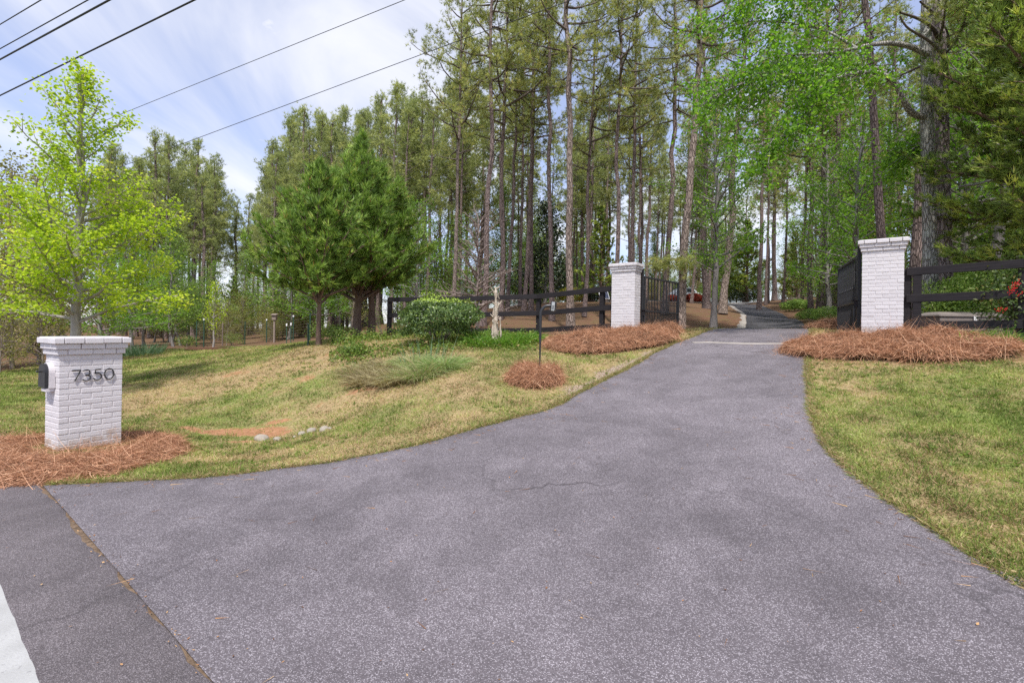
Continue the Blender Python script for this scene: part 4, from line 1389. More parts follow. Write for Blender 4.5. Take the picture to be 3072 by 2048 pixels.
def build_protos():
    # ---- pines seen near: long trunks, uneven flat layered crowns
    for i in range(5):
        rng = np.random.default_rng(300 + i)
        cb = (.46, .52, .40, .56, .48)[i]
        tp, tr, it, AP, AD = skeleton(rng, 22, .20, cb, (36, 32, 42, 30, 38)[i], lambda u: (3.6, 3.1, 3.3, 3.6, 2.8)[i] * (1 - .78 * u ** 1.7) * (.55 + .45 * min(1, u * 5)),
                                      lambda u: -4 + 48 * u, .09, 2.3, .46, .17, 48, .15, 0, .02, ancstart=.45)
        # a few dead snags under the crown
        sn = []
        for s in range(9):
            z = 22 * rng.uniform(.16, cb); a = rng.uniform(0, 6.28); L = rng.uniform(.3, 1.5)
            b = np.array([np.interp(z / 22, np.linspace(0, 1, 16), tp[:, c]) for c in range(3)])
            d = np.array([math.cos(a), math.sin(a), rng.uniform(-.25, .3)])
            sn.append((np.array([b, b + d * L * .5, b + d * L + np.array([0, 0, rng.normal(0, .12)])]), np.array([.022, .014, .005]), 4))
        PROTO['pine%d' % i] = dict(H=22.0, r=.20, trunk=trunk_mesh(tp, tr, 'bark_pine', 14), trunk_tan=trunk_mesh(tp, tr, 'bark_tan', 14), branches=limb_mesh(it + sn, 'bark_dark'),
                                   crown=needle_crown(AP, AD, rng, 13, (.15, .26), .021, .13, mult=5))
    # ---- pines seen far
    for i in range(4):
        rng = np.random.default_rng(400 + i)
        cb = (.42, .50, .36, .55)[i]
        tp, tr, it, AP, AD = skeleton(rng, 21, .17, cb, 34, lambda u: 2.7 * (1 - .8 * u ** 1.5) * (.5 + .5 * min(1, u * 5)), lambda u: 0 + 46 * u, .08, 2.1, .47, .16, 48, .22, 0, .02, ancstart=.45)
        PROTO['farpine%d' % i] = dict(H=21.0, r=.17, trunk=trunk_mesh(tp, tr, 'bark_pine', 8), branches=limb_mesh(it, 'bark_dark'),
                                      crown=needle_crown(AP, AD, rng, 9, (.22, .38), .040, .19, 'needle_far', mult=7))
    # ---- slim pine wood with few branches, for the depth of the wood
    # ---- broadleaf trees
    def broad(name, seed, H, r0, cb, nprim, R, mat, bark, leaf, per, nsec, anc, el0=25, el1=65, jit=.14, shp=None, wob=.25, vmu=.5, droop=0.0, asp=.7):
        rng = np.random.default_rng(seed)
        shp = shp or (lambda u: R * (.45 + .55 * math.sin(math.pi * min(1, u * .8 + .15))) * (1 - .55 * u))
        tp, tr, it, AP, AD = skeleton(rng, H, r0, cb, nprim, shp, lambda u: el0 + (el1 - el0) * u, .03, nsec, .42, wob, 45, anc, 0, .012, droop)
        PROTO[name] = dict(H=H, r=r0, trunk=trunk_mesh(tp, tr, bark, 10), branches=limb_mesh(it, bark), crown=leaf_crown(AP, AD, rng, per, leaf, asp, jit, mat, .45, vmu))
    broad('gum', 501, 7.0, .085, .22, 60, 2.1, 'spring', 'bark_pale', (.050, .085), 25, 5.4, .14, 18, 58, .10, lambda u: 2.15 * (1 - u) ** .85 * (.72 + .28 * min(1, u * 6)) + .18)
    broad('maple0', 511, 11, .13, .22, 46, 3.6, 'maple', 'bark_grey', (.075, .125), 15, 3.2, .26, 12, 60, .15)
    broad('maple1', 512, 8, .10, .18, 40, 3.0, 'maple', 'bark_grey', (.07, .12), 15, 3.4, .23, 10, 55, .14)
    broad('wood0', 521, 14, .13, .18, 44, 3.8, 'forest_leaf', 'bark_grey', (.13, .22), 18, 2.4, .36, 20, 65, .28)
    broad('wood1', 522, 11, .10, .12, 44, 3.4, 'forest_leaf', 'bark_grey', (.12, .21), 18, 2.4, .34, 15, 60, .27)
    broad('olive0', 531, 8, .07, .06, 46, 2.6, 'olive_leaf', 'twig', (.07, .13), 14, 3.2, .28, 30, 70, .30)
    broad('olive1', 532, 5.5, .05, .03, 44, 2.1, 'olive_leaf', 'twig', (.06, .11), 14, 3.8, .25, 30, 70, .26)
    broad('sapling', 541, 3.0, .03, .25, 22, .85, 'spring', 'bark_pale', (.06, .11), 9, 6, .15, 35, 70, .12)
    # bare twiggy tree
    rng = np.random.default_rng(551)
    tp, tr, it, AP, AD = skeleton(rng, 5.2, .06, .10, 46, lambda u: 2.3 * (1 - .6 * u), lambda u: 18 + 40 * u, -.02, 5, .5, .3, 45, .5)
    tw = [(np.array([p, p + d * .18 + rng.normal(0, .05, 3), p + d * .34 + rng.normal(0, .10, 3)]), np.array([.009, .007, .004]), 3) for p, d in zip(AP, AD)]
    PROTO['bare'] = dict(H=5.2, r=.06, trunk=trunk_mesh(tp, tr, 'twig', 8), branches=limb_mesh([(a, b * 1.8, c) for a, b, c in it] + tw, 'twig'))

    # ---- cedars
    def cedar(name, seed, H, r0, cb, nprim, R, mat, per=11, ln=(.06, .13), wd=.018, anc=.085, el=(28, 62), pw=.8, nsec=6.5, lo=.55, tops=None, mult=1):
        rng = np.random.default_rng(seed)
        tp, tr, it, AP, AD = skeleton(rng, H, r0, cb, nprim, lambda u: R * (1 - u) ** pw * (lo + (1 - lo) * min(1, u * 4)) + .22, lambda u: el[0] + (el[1] - el[0]) * u, .05, nsec, .36, .2, 38, anc, 0, .015, ancstart=.1)
        PROTO[name] = dict(H=H, r=r0, trunk=trunk_mesh(tp, tr, 'bark_cedar', 10), branches=limb_mesh(it, 'bark_cedar'),
                           crown=needle_crown(AP, AD, rng, per, ln, wd, .05, mat, 1.55, mult))
    cedar('cedar_main', 601, 6.9, .15, .17, 165, 3.3, 'cedar', 9, (.12, .27), .026, .090, (30, 70), 1.12, lo=.85, mult=2)
    cedar('cedar_small', 602, 4.6, .08, .22, 110, 2.05, 'cedar', 9, (.11, .23), .024, .082, (28, 68), .95, lo=.85, mult=2)
    cedar('cedar_right', 603, 8.2, .17, .18, 130, 3.0, 'cedar_dark', 9, (.09, .19), .022, .085, (4, 55), .62, 6.5, .8, mult=3)
    cedar('cedar_far', 604, 8.0, .15, .06, 64, 2.4, 'cedar_dark', 7, (.16, .32), .06, .22, (10, 60), .7, 4.5, mult=4)
    broad('magnolia', 561, 9, .13, .05, 56, 3.0, 'magnolia', 'bark_grey', (.16, .28), 14, 3.0, .32, 20, 60, .32, lambda u: 2.9 * (1 - u) ** .7 + .3)


build_protos()


def tree(kind, proto, loc, label, cat='tree', group=None, H=None, r=None, lean=(0, 0), rz=None, tan=False, width=1.0):
    """place a tree: an empty at its foot with trunk, branches and crown sharing the prototype's meshes"""
    pr = PROTO[proto]
    s = (H or pr['H']) / pr['H']
    root = thing(kind, label, cat, loc, group=group, rot=(RAD(lean[1]), RAD(lean[0]), 0))
    rz = PYR.uniform(0, 6.28) if rz is None else rz
    k = (r / pr['r']) if r else s
    tm = pr.get('trunk_tan') if tan and 'trunk_tan' in pr else pr['trunk']
    link('trunk', tm, root, rot=(0, 0, rz), scale=(k, k, s))
    if 'branches' in pr:
        ob = link('branches', pr['branches'], root, rot=(0, 0, rz), scale=(s * width, s * width, s))
        ob['kind'] = 'stuff'
    if 'crown' in pr:
        link('crown', pr['crown'], root, rot=(0, 0, rz), scale=(s * width, s * width, s))['kind'] = 'stuff'
    return root


def plant_trees():
    # --- young yellow-green tree behind the mailbox pillar
    g = gxy(217, 10.0)
    tree('sweetgum_tree', 'gum', g, 'young yellow-green leafed tree with a pale trunk behind the mailbox pillar', H=6.6, r=.09, rz=.6, width=1.08)
    # --- cedars on the bank
    g = gxy(957, 13.6)
    tree('cedar_tree', 'cedar_small', g, 'smaller bright green cedar on the bank, leftmost of the cedar pair, with a thin trunk', H=4.9, r=.055, rz=2.0)
    g = gxy(1070, 15.8)
    tree('cedar_tree', 'cedar_main', g, 'big pointed green cedar left of the dark rail fence', H=6.5, r=.12, rz=1.0, width=1.0)
    g = gxy(1112, 16.2)
    tree('cedar_tree', 'cedar_small', g, 'cedar with a reddish trunk just left of the rail fence end', H=5.6, r=.10, rz=4.2, width=.95)
    # --- cedar at the right edge hanging over the fence
    tree('cedar_tree', 'cedar_right', (11.1, 9.3, gz(11.1, 9.3)), 'dark green cedar hanging over the black fence at the right edge', H=8.4, r=.17, rz=.3)
    # --- numbered pines of the photograph
    L = [  # px, Y, proto, H, lean x, width px, tan, label
        (1360, 25, 0, 19, .6, 13, 1, 'thin pale pine rising just left of the bare twiggy tree'),
        (1448, 24, 1, 21, 0, 18, 0, 'pine trunk directly behind the topped crape myrtle, left of the tallest central pine'),
        (1499, 28, 2, 25, -.2, 15, 0, 'tallest central pine with a full crown, right behind the pale stump'),
        (1521, 33, 3, 22, .3, 12, 0, 'slim pine just right of the tallest central pine'),
        (1559, 40, 4, 22, 0, 12, 0, 'far slim pine standing left of a close pair between fence posts'),
        (1570, 32, 1, 23, .4, 14, 0, 'left pine of the close pair above the middle fence post'),
        (1592, 34, 0, 24, .5, 14, 0, 'right pine of the close pair above the middle fence post'),
        (1656, 27, 3, 23, 0, 16, 0, 'straight dark pine right behind the steel keypad'),
        (1712, 22, 4, 23, -1.8, 23, 1, 'thick tan-barked pine seen over the fence left of the gate pillar'),
        (1752, 30, 2, 22, .4, 13, 0, 'slim dark pine right of the thick tan-barked pine'),
        (1850, 27, 1, 22, .3, 15, 0, 'pine rising above the left half of the left gate pillar'),
        (1891, 29, 0, 23, .2, 14, 0, 'pine rising above the right half of the left gate pillar'),
        (1920, 40, 2, 22, 0, 11, 0, 'thin far pine above the hinge side of the left gate leaf'),
        (1992, 31, 3, 22, 0, 19, 0, 'pine behind the bars of the left gate leaf, with brown-tipped needles'),
        (2040, 22.5, 4, 24, 2.6, 26, 1, 'large pine with pruned limb stubs right behind the left gate leaf'),
        (2118, 36, 1, 23, 0, 20, 0, 'dark pine left of the forked green maple'),
        (2167, 31, 2, 24, 2.2, 22, 1, 'reddish leaning pine where the far drive bends'),
        (2276, 45, 3, 23, .2, 13, 0, 'pine on the inner edge of the drive fork'),
        (2296, 50, 4, 20, 0, 8, 0, 'thin pine beside the pine at the drive fork'),
        (2322, 60, 0, 23, .3, 14, 0, 'stout far pine behind the fork of the drive'),
        (2347, 52, 1, 20, 0, 8, 0, 'thin pine in front of the pale side drive'),
        (2433, 32, 2, 22, .2, 15, 0, 'left of three dark pines standing left of the right gate leaf'),
        (2452, 36, 3, 22, 0, 10, 0, 'thin middle one of three dark pines left of the right gate leaf'),
        (2469, 29, 4, 22, -.3, 17, 0, 'right and thickest of three dark pines left of the right gate leaf'),
        (2503, 27, 0, 22, .2, 15, 0, 'dark pine touching the right gate leaf in view'),
        (2648, 16, 1, 21, -5.2, 26, 0, 'leaning reddish pine rising behind the right gate pillar'),
        (2735, 14, 3, 22, -.6, 31, 0, 'straight brown pine at the right shoulder of the right gate pillar'),
        (2955, 21, 2, 22, 1, 18, 0, 'pine half hidden by leaves above the dark cedar at right'),
        (2905, 26, 0, 22, 2.5, 15, 1, 'pale leaning pine behind the twin trunks at right'),
    ]
    for px, Y, p, H, ln, w, tan, lab in L:
        g = gxy(px, Y)
        tree('pine_tree', 'pine%d' % p, g, lab, 'pine', 'tall pines round the gate', H, w * Y / FPX / 2 * .92, (ln, PYR.uniform(-.8, .8)), tan=bool(tan))
    # --- far pines, alike
    R = random.Random(5)
    placed = []

    def stand(n, px0, px1, Y0, Y1, H0, H1, label, group):
        k = 0; tries = 0
        while k < n and tries < n * 30:
            tries += 1
            px = R.uniform(px0, px1); Y = R.uniform(Y0, Y1)
            g = gxy(px, Y)
            if any((g[0] - a) ** 2 + (g[1] - b) ** 2 < 3.2 for a, b in placed):
                continue
            if abs(polydist(np.array([g[0]]), np.array([g[1]]), FAR_C)[0]) < 2.6 or (16 < g[0] < 52 and 56 < g[1] < 65):
                continue
            placed.append((g[0], g[1]))
            hh = R.uniform(H0, H1)
            if px < 1330:
                sy = np.interp(px, [250, 330, 400, 480, 600, 680, 760, 800, 840, 880, 950, 1000, 1050, 1110, 1180, 1240, 1290, 1330], [470, 430, 410, 395, 410, 520, 600, 500, 370, 300, 275, 320, 300, 275, 235, 215, 240, 60])
                hh = min(hh, max(8.0, at(px, sy + R.uniform(0, 130), Y)[2] - g[2]))
            tree('pine_tree', 'farpine%d' % R.randrange(4), g, label, 'pine', group, hh, R.uniform(.11, .19), (R.uniform(-1.2, 1.2), R.uniform(-1, 1)))
            k += 1
    stand(34, 300, 640, 42, 60, 18.5, 21.5, 'slender pine in the far stand behind the left lawn', 'far stand behind the left lawn')
    stand(14, 610, 800, 56, 76, 18, 21, 'slender pine in the dip of the far skyline left of the cedars', 'far skyline dip')
    stand(30, 800, 1080, 36, 56, 19, 23, 'slender pine in the far stand behind the cedars', 'far stand behind the cedars')
    stand(26, 1060, 1380, 34, 58, 20, 24, 'slender pine in the far stand behind the rail fence', 'far stand behind the fence')
    stand(22, 1380, 1800, 44, 72, 20, 24, 'slender pine far behind the central pines', 'far wood behind the central pines')
    stand(20, 1800, 2300, 46, 78, 20, 24, 'slender pine far behind the left gate leaf', 'far wood beyond the gate')
    stand(22, 2300, 2720, 36, 75, 19, 24, 'slender pine far behind the right gate leaf', 'far wood right of the drive')
    stand(10, 2720, 3100, 26, 45, 18, 22, 'slender pine behind the right fence', 'far wood behind the right fence')
    # --- broadleaf trees
    g = gxy(2140, 24)
    tree('maple_tree', 'maple0', g, 'bright green maple with a forked grey trunk left of the far drive', H=11.5, r=.145, lean=(0.5, 0), rz=1.1)
    g = gxy(2330, 17.5)
    for px, Y, pr, H, lab in ((2478, 24, 'maple1', 9, 'fresh green maple right of the far drive'), (2555, 19, 'maple1', 8, 'fresh green maple filling the gap left of the right gate pillar'),
                              (2590, 27, 'maple0', 12, 'tall fresh green maple behind the leaning pine'), (2985, 15.5, 'maple0', 13, 'tall leafy tree above the dark cedar at the right edge'),
                              (2880, 19, 'maple0', 12, 'leafy tree between the twin trunks and the right edge'), (1215, 46, 'wood0', 13, 'light green tree among the pines behind the big cedar'),
                              (3040, 22, 'maple0', 14, 'tallest leafy tree at the far right edge')):
        g = gxy(px, Y)
        tree('maple_tree', pr, g, lab, 'tree', 'fresh green trees', H, None)
    g = gxy(330, 21.5)
    tree('dogwood_tree', 'maple1', gxy(395, 20), 'low spreading fresh green tree left of the wire garden fence', H=5.2, width=1.25)
    tree('dogwood_tree', 'maple1', gxy(300, 17), 'low green tree with a curved trunk behind the mailbox pillar', H=4.6, width=1.2, r=.07)
    tree('dogwood_tree', 'wood1', gxy(520, 27), 'green understorey tree at the edge of the left wood', H=6.5)
    for i, (px, Y, H) in enumerate(((40, 15.5, 5.2), (120, 17, 5.6), (-60, 15, 5.0), (230, 20, 6.0), (90, 22, 8.0), (-40, 20, 8), (190, 25, 9), (20, 27, 10), (300, 28, 8.5), (130, 14.8, 2.8), (0, 14.3, 2.4))):
        tree('thicket_shrub', 'olive%d' % (i % 2), gxy(px, Y), ['mid-height olive twiggy shrub in the left thicket, second from the photo edge', 'olive twiggy shrub in the left thicket beside the mailbox pillar', 'olive twiggy shrub cut by the left photo edge, front row', 'olive twiggy shrub right behind the young yellow-green trunk', 'taller olive tree in the second row of the left thicket', 'tall olive tree cut by the left photo edge, second row', 'tall olive tree in the back row above the mailbox pillar', 'tallest olive tree at the back of the left thicket', 'olive twiggy tree behind the young yellow-green tree, on its right', 'low olive bush in front of the thicket left of the mailbox pillar', 'lowest olive bush at the front of the thicket by the left edge'][i], 'shrub', 'thicket at the left edge' if px < 200 else 'thicket behind the young tree', H, width=1.1)
    tree('bare_tree', 'bare', gxy(1432, 20.5), 'bare twiggy grey tree behind the rail fence', H=4.7, rz=.5)
    tree('magnolia_tree', 'magnolia', gxy(1632, 46), 'dark glossy evergreen magnolia behind the pines above the keypad', H=9.5)
    tree('cedar_tree', 'cedar_far', gxy(1800, 44), 'dark evergreen behind the fence left of the gate pillar', H=8.5)
    tree('cedar_tree', 'cedar_far', gxy(2238, 66), 'dark evergreen behind the fork of the drive', H=11, width=1.3)
    tree('cedar_tree', 'cedar_far', gxy(2385, 70), 'dark evergreen right of the drive fork', H=10)
    tree('cedar_tree', 'cedar_far', gxy(700, 50), 'dark evergreen at the foot of the far left wood', H=6)
    # --- woodland understorey, alike
    for i in range(16):
        px = R.uniform(560, 1000); Y = R.uniform(29, 40)
        tree('thicket_shrub', 'olive%d' % (i % 2), gxy(px, Y), 'low brown twiggy brush behind the wire garden fence', 'shrub', 'brush behind the garden fence', R.uniform(1.6, 3.2), width=1.5)
    for (px0, px1, Y0, Y1, n, protos, H0, H1, lab, grp) in (
            (330, 800, 32, 70, 22, ('wood1', 'olive0', 'olive1'), 3, 7, 'understorey bush along the foot of the far left wood', 'understorey left'),
            (800, 1400, 32, 75, 16, ('wood1', 'olive0', 'wood0'), 4, 9, 'understorey tree among the pines behind the cedars and fence', 'understorey centre'),
            (1400, 2050, 50, 85, 20, ('wood0', 'wood1', 'olive0', 'wood0'), 6, 14, 'understorey tree far behind the central pines', 'understorey behind the central pines'),
            (2050, 2500, 66, 95, 18, ('wood0', 'wood1', 'olive0'), 6, 14, 'understorey tree beyond the fork of the drive', 'understorey beyond the drive'),
            (320, 1100, 46, 66, 24, ('wood1', 'olive0', 'wood1', 'olive1'), 3, 6.5, 'bushy growth closing the foot of the far left wood', 'foot of the far left wood'),
            (840, 1420, 27, 46, 10, ('maple1', 'wood1'), 5, 9, 'fresh green mid-height tree among the pines behind the cedars', 'fresh green trees among the pines'),
            (330, 640, 28, 42, 9, ('maple1', 'wood1'), 4, 7, 'fresh green mid-height tree in front of the far left pines', 'fresh green trees before the left pines'),
            (1550, 2650, 72, 100, 26, ('wood0', 'wood1', 'wood0', 'olive0'), 7, 17, 'pale green tree at the far back of the wood', 'far back of the wood'),
            (1650, 2650, 64, 84, 22, ('olive1', 'wood1'), 2.5, 5, 'low bush at the far back of the wood', 'low growth at the back of the wood'),
            (1050, 1700, 46, 66, 16, ('olive1', 'wood1', 'wood1'), 2.5, 6, 'low bush behind the central pines', 'low growth behind the central pines'),
            (2360, 2760, 24, 60, 18, ('wood1', 'olive0', 'wood1', 'olive1'), 3, 9, 'understorey tree right of the far drive', 'understorey right'),
            (2760, 3150, 18, 40, 12, ('wood1', 'wood0', 'wood1'), 5, 11, 'understorey tree behind the right fence', 'understorey behind the right fence')):
        k = 0
        while k < n:
            px = R.uniform(px0, px1); Y = R.uniform(Y0, Y1); g = gxy(px, Y)
            k += 1
            if abs(polydist(np.array([g[0]]), np.array([g[1]]), FAR_C)[0]) < 3.0 or (16 < g[0] < 52 and 55 < g[1] < 65):
                continue
            tree('understorey_tree', R.choice(protos), g, lab, 'tree', grp, R.uniform(H0, H1), None, (R.uniform(-3, 3), 0), width=R.uniform(.9, 1.3))


plant_trees()


def low_bough():
    rng = np.random.default_rng(64)
    pine = next(o for o in bpy.data.objects if o.get('label', '').startswith('large pine with pruned limb stubs'))
    bpy.context.view_layer.update()
    inv = pine.matrix_world.inverted()
    it, AP, AD = [], [], []
    for (x0, y0, x1, y1) in ((2046, 770, 1950, 815), (2046, 765, 2085, 800), (2044, 780, 1975, 790), (2048, 760, 2015, 812), (2044, 775, 1935, 800), (2046, 770, 2060, 815)):
        a = at(x0, y0, 22.4); b = at(x1, y1, 21.2 + rng.uniform(-.5, .5))
        q = np.array([a, a * .5 + b * .5 + np.array([0, 0, .12]), b])
        it.append((q, np.array([.03, .02, .008]), 5))
        for k in range(16):
            f = rng.uniform(.35, 1.0)
            p = a * (1 - f) + b * f + rng.normal(0, .14, 3)
            AP.append(p); AD.append(norm(b - a + rng.normal(0, .6, 3)))
    def loc(V):
        m = np.array(inv)
        return V @ m[:3, :3].T + m[:3, 3]
    V, Q = tubes(it)
    link('low_branches', nmesh('low_branches', loc(V), Q, M['bark_dark'], smooth=True), pine)['kind'] = 'stuff'
    me = needle_crown(np.array(AP), np.array(AD), rng, 15, (.14, .24), .016, .10, mult=4)
    co = np.empty(len(me.vertices) * 3, np.float32); me.vertices.foreach_get('co', co)
    me.vertices.foreach_set('co', loc(co.reshape(-1, 3)).astype(np.float32).ravel())
    link('low_bough', me, pine)['kind'] = 'stuff'


low_bough()


def twin_trees():
    """the lichened hardwood with long limbs reaching over the drive, and the pine grown against it"""
    rng = np.random.default_rng(71)
    # hardwood
    g = gxy(2793, 11.2)
    root = thing('oak_tree', 'grey lichened hardwood with long bare limbs reaching left over the drive', 'tree', g)

    def path(pts, n=26):
        P = np.array([at(*p) for p in pts]) - g
        return smoothline(P, n, 4)
    tp = path([(2793, 985, 11.2), (2791, 850, 11.2), (2789, 700, 11.2), (2786, 540, 11.2), (2779, 400, 11.2), (2783, 250, 11.25), (2775, 100, 11.3), (2786, -100, 11.3), (2790, -420, 11.4), (2780, -800, 11.5)], 40)
    tp[0, 2] = -.2
    tr = np.linspace(.148, .06, 40) + .05 * np.exp(-np.arange(40) / 1.5)
    V, Q = tubes([(tp, tr, 14)])
    link('trunk', nmesh('trunk', V, Q, M['bark_oak'], smooth=True), root)
    limbs = [([(2775, 352, 11.2), (2745, 352, 11.1), (2722, 345, 11.0), (2712, 305, 10.9), (2696, 255, 10.8), (2672, 225, 10.7), (2630, 212, 10.6), (2560, 218, 10.4), (2490, 238, 10.2), (2430, 285, 10.0), (2395, 318, 9.9)], .075),
             ([(2780, 165, 11.2), (2768, 150, 11.1), (2735, 138, 11.0), (2690, 128, 10.9), (2640, 128, 10.8), (2570, 145, 10.6), (2480, 165, 10.4), (2370, 160, 10.2), (2250, 190, 10.0)], .065),
             ([(2696, 255, 10.8), (2655, 200, 10.9), (2600, 195, 11), (2530, 220, 11.2), (2450, 215, 11.4), (2330, 250, 11.5), (2230, 330, 11.5)], .04),
             ([(2560, 218, 10.4), (2520, 230, 10.3), (2440, 225, 10.2), (2330, 215, 10.1), (2200, 260, 10.0), (2120, 300, 9.9)], .03),
             ([(2570, 145, 10.6), (2480, 90, 10.8), (2380, 70, 11), (2260, 60, 11.2), (2150, 90, 11.4)], .03),
             ([(2490, 238, 10.2), (2430, 330, 10.1), (2370, 400, 10), (2290, 430, 9.9)], .022),
             ([(2790, -100, 11.3), (2700, -120, 11), (2560, -100, 10.7), (2400, -60, 10.4), (2230, -40, 10.2)], .05),
             ([(2780, 430, 11.2), (2750, 440, 11.5), (2720, 470, 12)], .03)]
    it, AP, AD = [], [], []
    for pts, r in limbs:
        P = path(pts, 22)
        it.append((P, np.linspace(r, .012, 22), 8))
        T = norm(np.gradient(P, axis=0))
        for j in range(4, 22):
            if j < 8 and r > .05:
                continue
            for q_ in range(3 if j > 10 else 2):
                p = P[j] + rng.normal(0, .02, 3)
                d = norm(T[j] * .6 + rng.normal(0, .7, 3) * np.array([.8, 1.0, .8]) + np.array([0, 0, -.05]))
                l2 = rng.uniform(.4, 1.35)
                q = [p]
                for m_ in range(4):
                    q.append(q[-1] + d * l2 / 4)
                    d = norm(d + rng.normal(0, .25, 3) + np.array([0, 0, -.06]))
                q = np.array(q)
                it.append((q, np.array([.010, .008, .006, .004, .002]), 4))
                for w_ in range(int(l2 / .10)):
                    f = rng.uniform(.25, 1) * 4; i3 = min(int(f), 3)
                    AP.append(q[i3] + (q[i3 + 1] - q[i3]) * (f - i3) + rng.normal(0, .05, 3)); AD.append(d)
    V, Q = tubes(it)
    link('limbs', nmesh('limbs', V, Q, M['bark_oak'], smooth=True), root)['kind'] = 'stuff'
    link('crown', leaf_crown(np.array(AP), np.array(AD), rng, 6, (.05, .095), .75, .085, 'maple', .35, .45), root)['kind'] = 'stuff'
    # pine against it
    g2 = gxy(2836, 11.45)
    root = thing('pine_tree', 'large plated-bark pine growing against the grey hardwood at right', 'pine', g2, group='tall pines round the gate')
    P = np.array([at(*p) for p in ((2838, 985, 11.45), (2834, 850, 11.45), (2831, 650, 11.45), (2826, 420, 11.45), (2822, 200, 11.45), (2812, 0, 11.5), (2806, -300, 11.5), (2800, -1200, 11.6))]) - g2
    P = smoothline(P, 50, 3); P[0, 2] = -.2
    V, Q = tubes([(P, np.linspace(.158, .08, 50) + .06 * np.exp(-np.arange(50) / 1.2), 16)])
    link('trunk', nmesh('trunk', V, Q, M['bark_plate'], smooth=True), root)
    lb = []
    for pts, r in (([(2838, 225, 11.4), (2838, 190, 11.2), (2822, 155, 11.0), (2785, 120, 10.8), (2745, 98, 10.6), (2712, 80, 10.4), (2700, 50, 10.3)], .045),
                   ([(2812, 112, 11.4), (2805, 90, 11.2), (2780, 68, 11), (2740, 50, 10.8), (2700, 38, 10.6)], .05),
                   ([(2815, 40, 11.4), (2800, 40, 11.2), (2780, 22, 11), (2760, 5, 10.9)], .05),
                   ([(2832, 115, 11.4), (2870, 100, 11.2), (2910, 65, 11)], .03), ([(2834, 360, 11.4), (2815, 345, 11.2), (2800, 315, 11.0)], .03), ([(2845, 145, 11.3), (2846, 110, 11.2), (2838, 85, 11.1), (2822, 70, 11.0)], .03)):
        lb.append((smoothline(np.array([at(*p) for p in pts]) - g2, 16, 2), np.linspace(r, r * .4, 16), 7))
    AP, AD = [], []
    for k in range(26):
        a = rng.uniform(0, 6.28); h = rng.uniform(6.2, 15)
        b = P[np.argmin(abs(P[:, 2] - h))]
        L_ = rng.uniform(1.5, 3.4)
        d = np.array([math.cos(a), math.sin(a), .05])
        q = [b]
        for s in range(5):
            q.append(q[-1] + d * L_ / 5); d = norm(d + rng.normal(0, .12, 3) + np.array([0, 0, .05]))
        q = np.array(q)
        lb.append((q, np.linspace(.035, .008, 6), 5))
        for s in range(18):
            f = rng.uniform(1.5, 5); i3 = min(int(f), 4)
            p = q[i3] + (q[i3 + 1] - q[i3]) * (f - i3)
            e = norm(d + rng.normal(0, .8, 3)); l2 = rng.uniform(.2, .8)
            lb.append((np.array([p, p + e * l2]), np.array([.006, .003]), 3))
            for w_ in range(4):
                AP.append(p + e * l2 * rng.uniform(.4, 1)); AD.append(e)
    V, Q = tubes(lb)
    link('branches', nmesh('branches', V, Q, M['bark_dark'], smooth=True), root)['kind'] = 'stuff'
    link('crown', needle_crown(np.array(AP), np.array(AD), rng, 15, (.12, .2), .012, .10, mult=2), root)['kind'] = 'stuff'


twin_trees()


# ================================================================== SHRUBS AND PLANTS
def bush(name, label, cat, c, rx, ry, h, n, leaf, mat, seed, asp=.6, z0=.08, vmu=.5, shell=.35, stems=9, group=None, lump=.22, part='foliage', bark='bark_dark', tops=None):
    rng = np.random.default_rng(seed)
    root = thing(name, label, cat, (c[0], c[1], gz(c[0], c[1])), group=group)
    th = rng.uniform(0, 2 * np.pi, n); ph = np.arccos(rng.uniform(-.65, 1, n))
    d = np.stack([np.sin(ph) * np.cos(th), np.sin(ph) * np.sin(th), np.cos(ph)], 1)
    lm = 1 + lump * (fbm(th * 1.6 + 10, ph * 2.2, seed, 3) - .5) * 2 + .06 * (vnoise(th * 6, ph * 6, seed + 2) - .5)
    rr = (1 - shell * rng.uniform(0, 1, n) ** 2.0) * lm
    P = d * rr[:, None] * np.array([[rx, ry, h * .56]]) + np.array([[0, 0, h * .46 + z0]])
    N = norm(d + rng.normal(0, .5, (n, 3)) + np.array([[0, 0, .25]]))
    D = norm(np.cross(N, rng.normal(size=(n, 3))) + N * .45)
    L = rng.uniform(leaf * .7, leaf * 1.3, n)
    V, F = leaves(P, D, L, L * asp, rng, N)
    v = np.clip(rng.normal(vmu, .22, n), 0, .93)
    if tops:
        v = np.where((P[:, 2] > h * tops) & (rng.uniform(0, 1, n) < .75), rng.uniform(.94, 1, n), v)
    k = P[:, 2] > .01
    F = F[k]; v = v[k]
    link(part, nmesh(part, V, F, M[mat], v), root)['kind'] = 'stuff'
    it = []
    for s in range(stems):
        a = rng.uniform(0, 6.28); q = np.array([[math.cos(a) * .06, math.sin(a) * .06, -.05], [math.cos(a) * rx * .3, math.sin(a) * ry * .3, h * .3], [math.cos(a) * rx * .62, math.sin(a) * ry * .62, h * rng.uniform(.5, .8)]])
        it.append((q, np.array([.018, .012, .006]), 5))
    V, Q = tubes(it)
    link('stems', nmesh('stems', V, Q, M[bark], smooth=True), root)['kind'] = 'stuff'
    return root


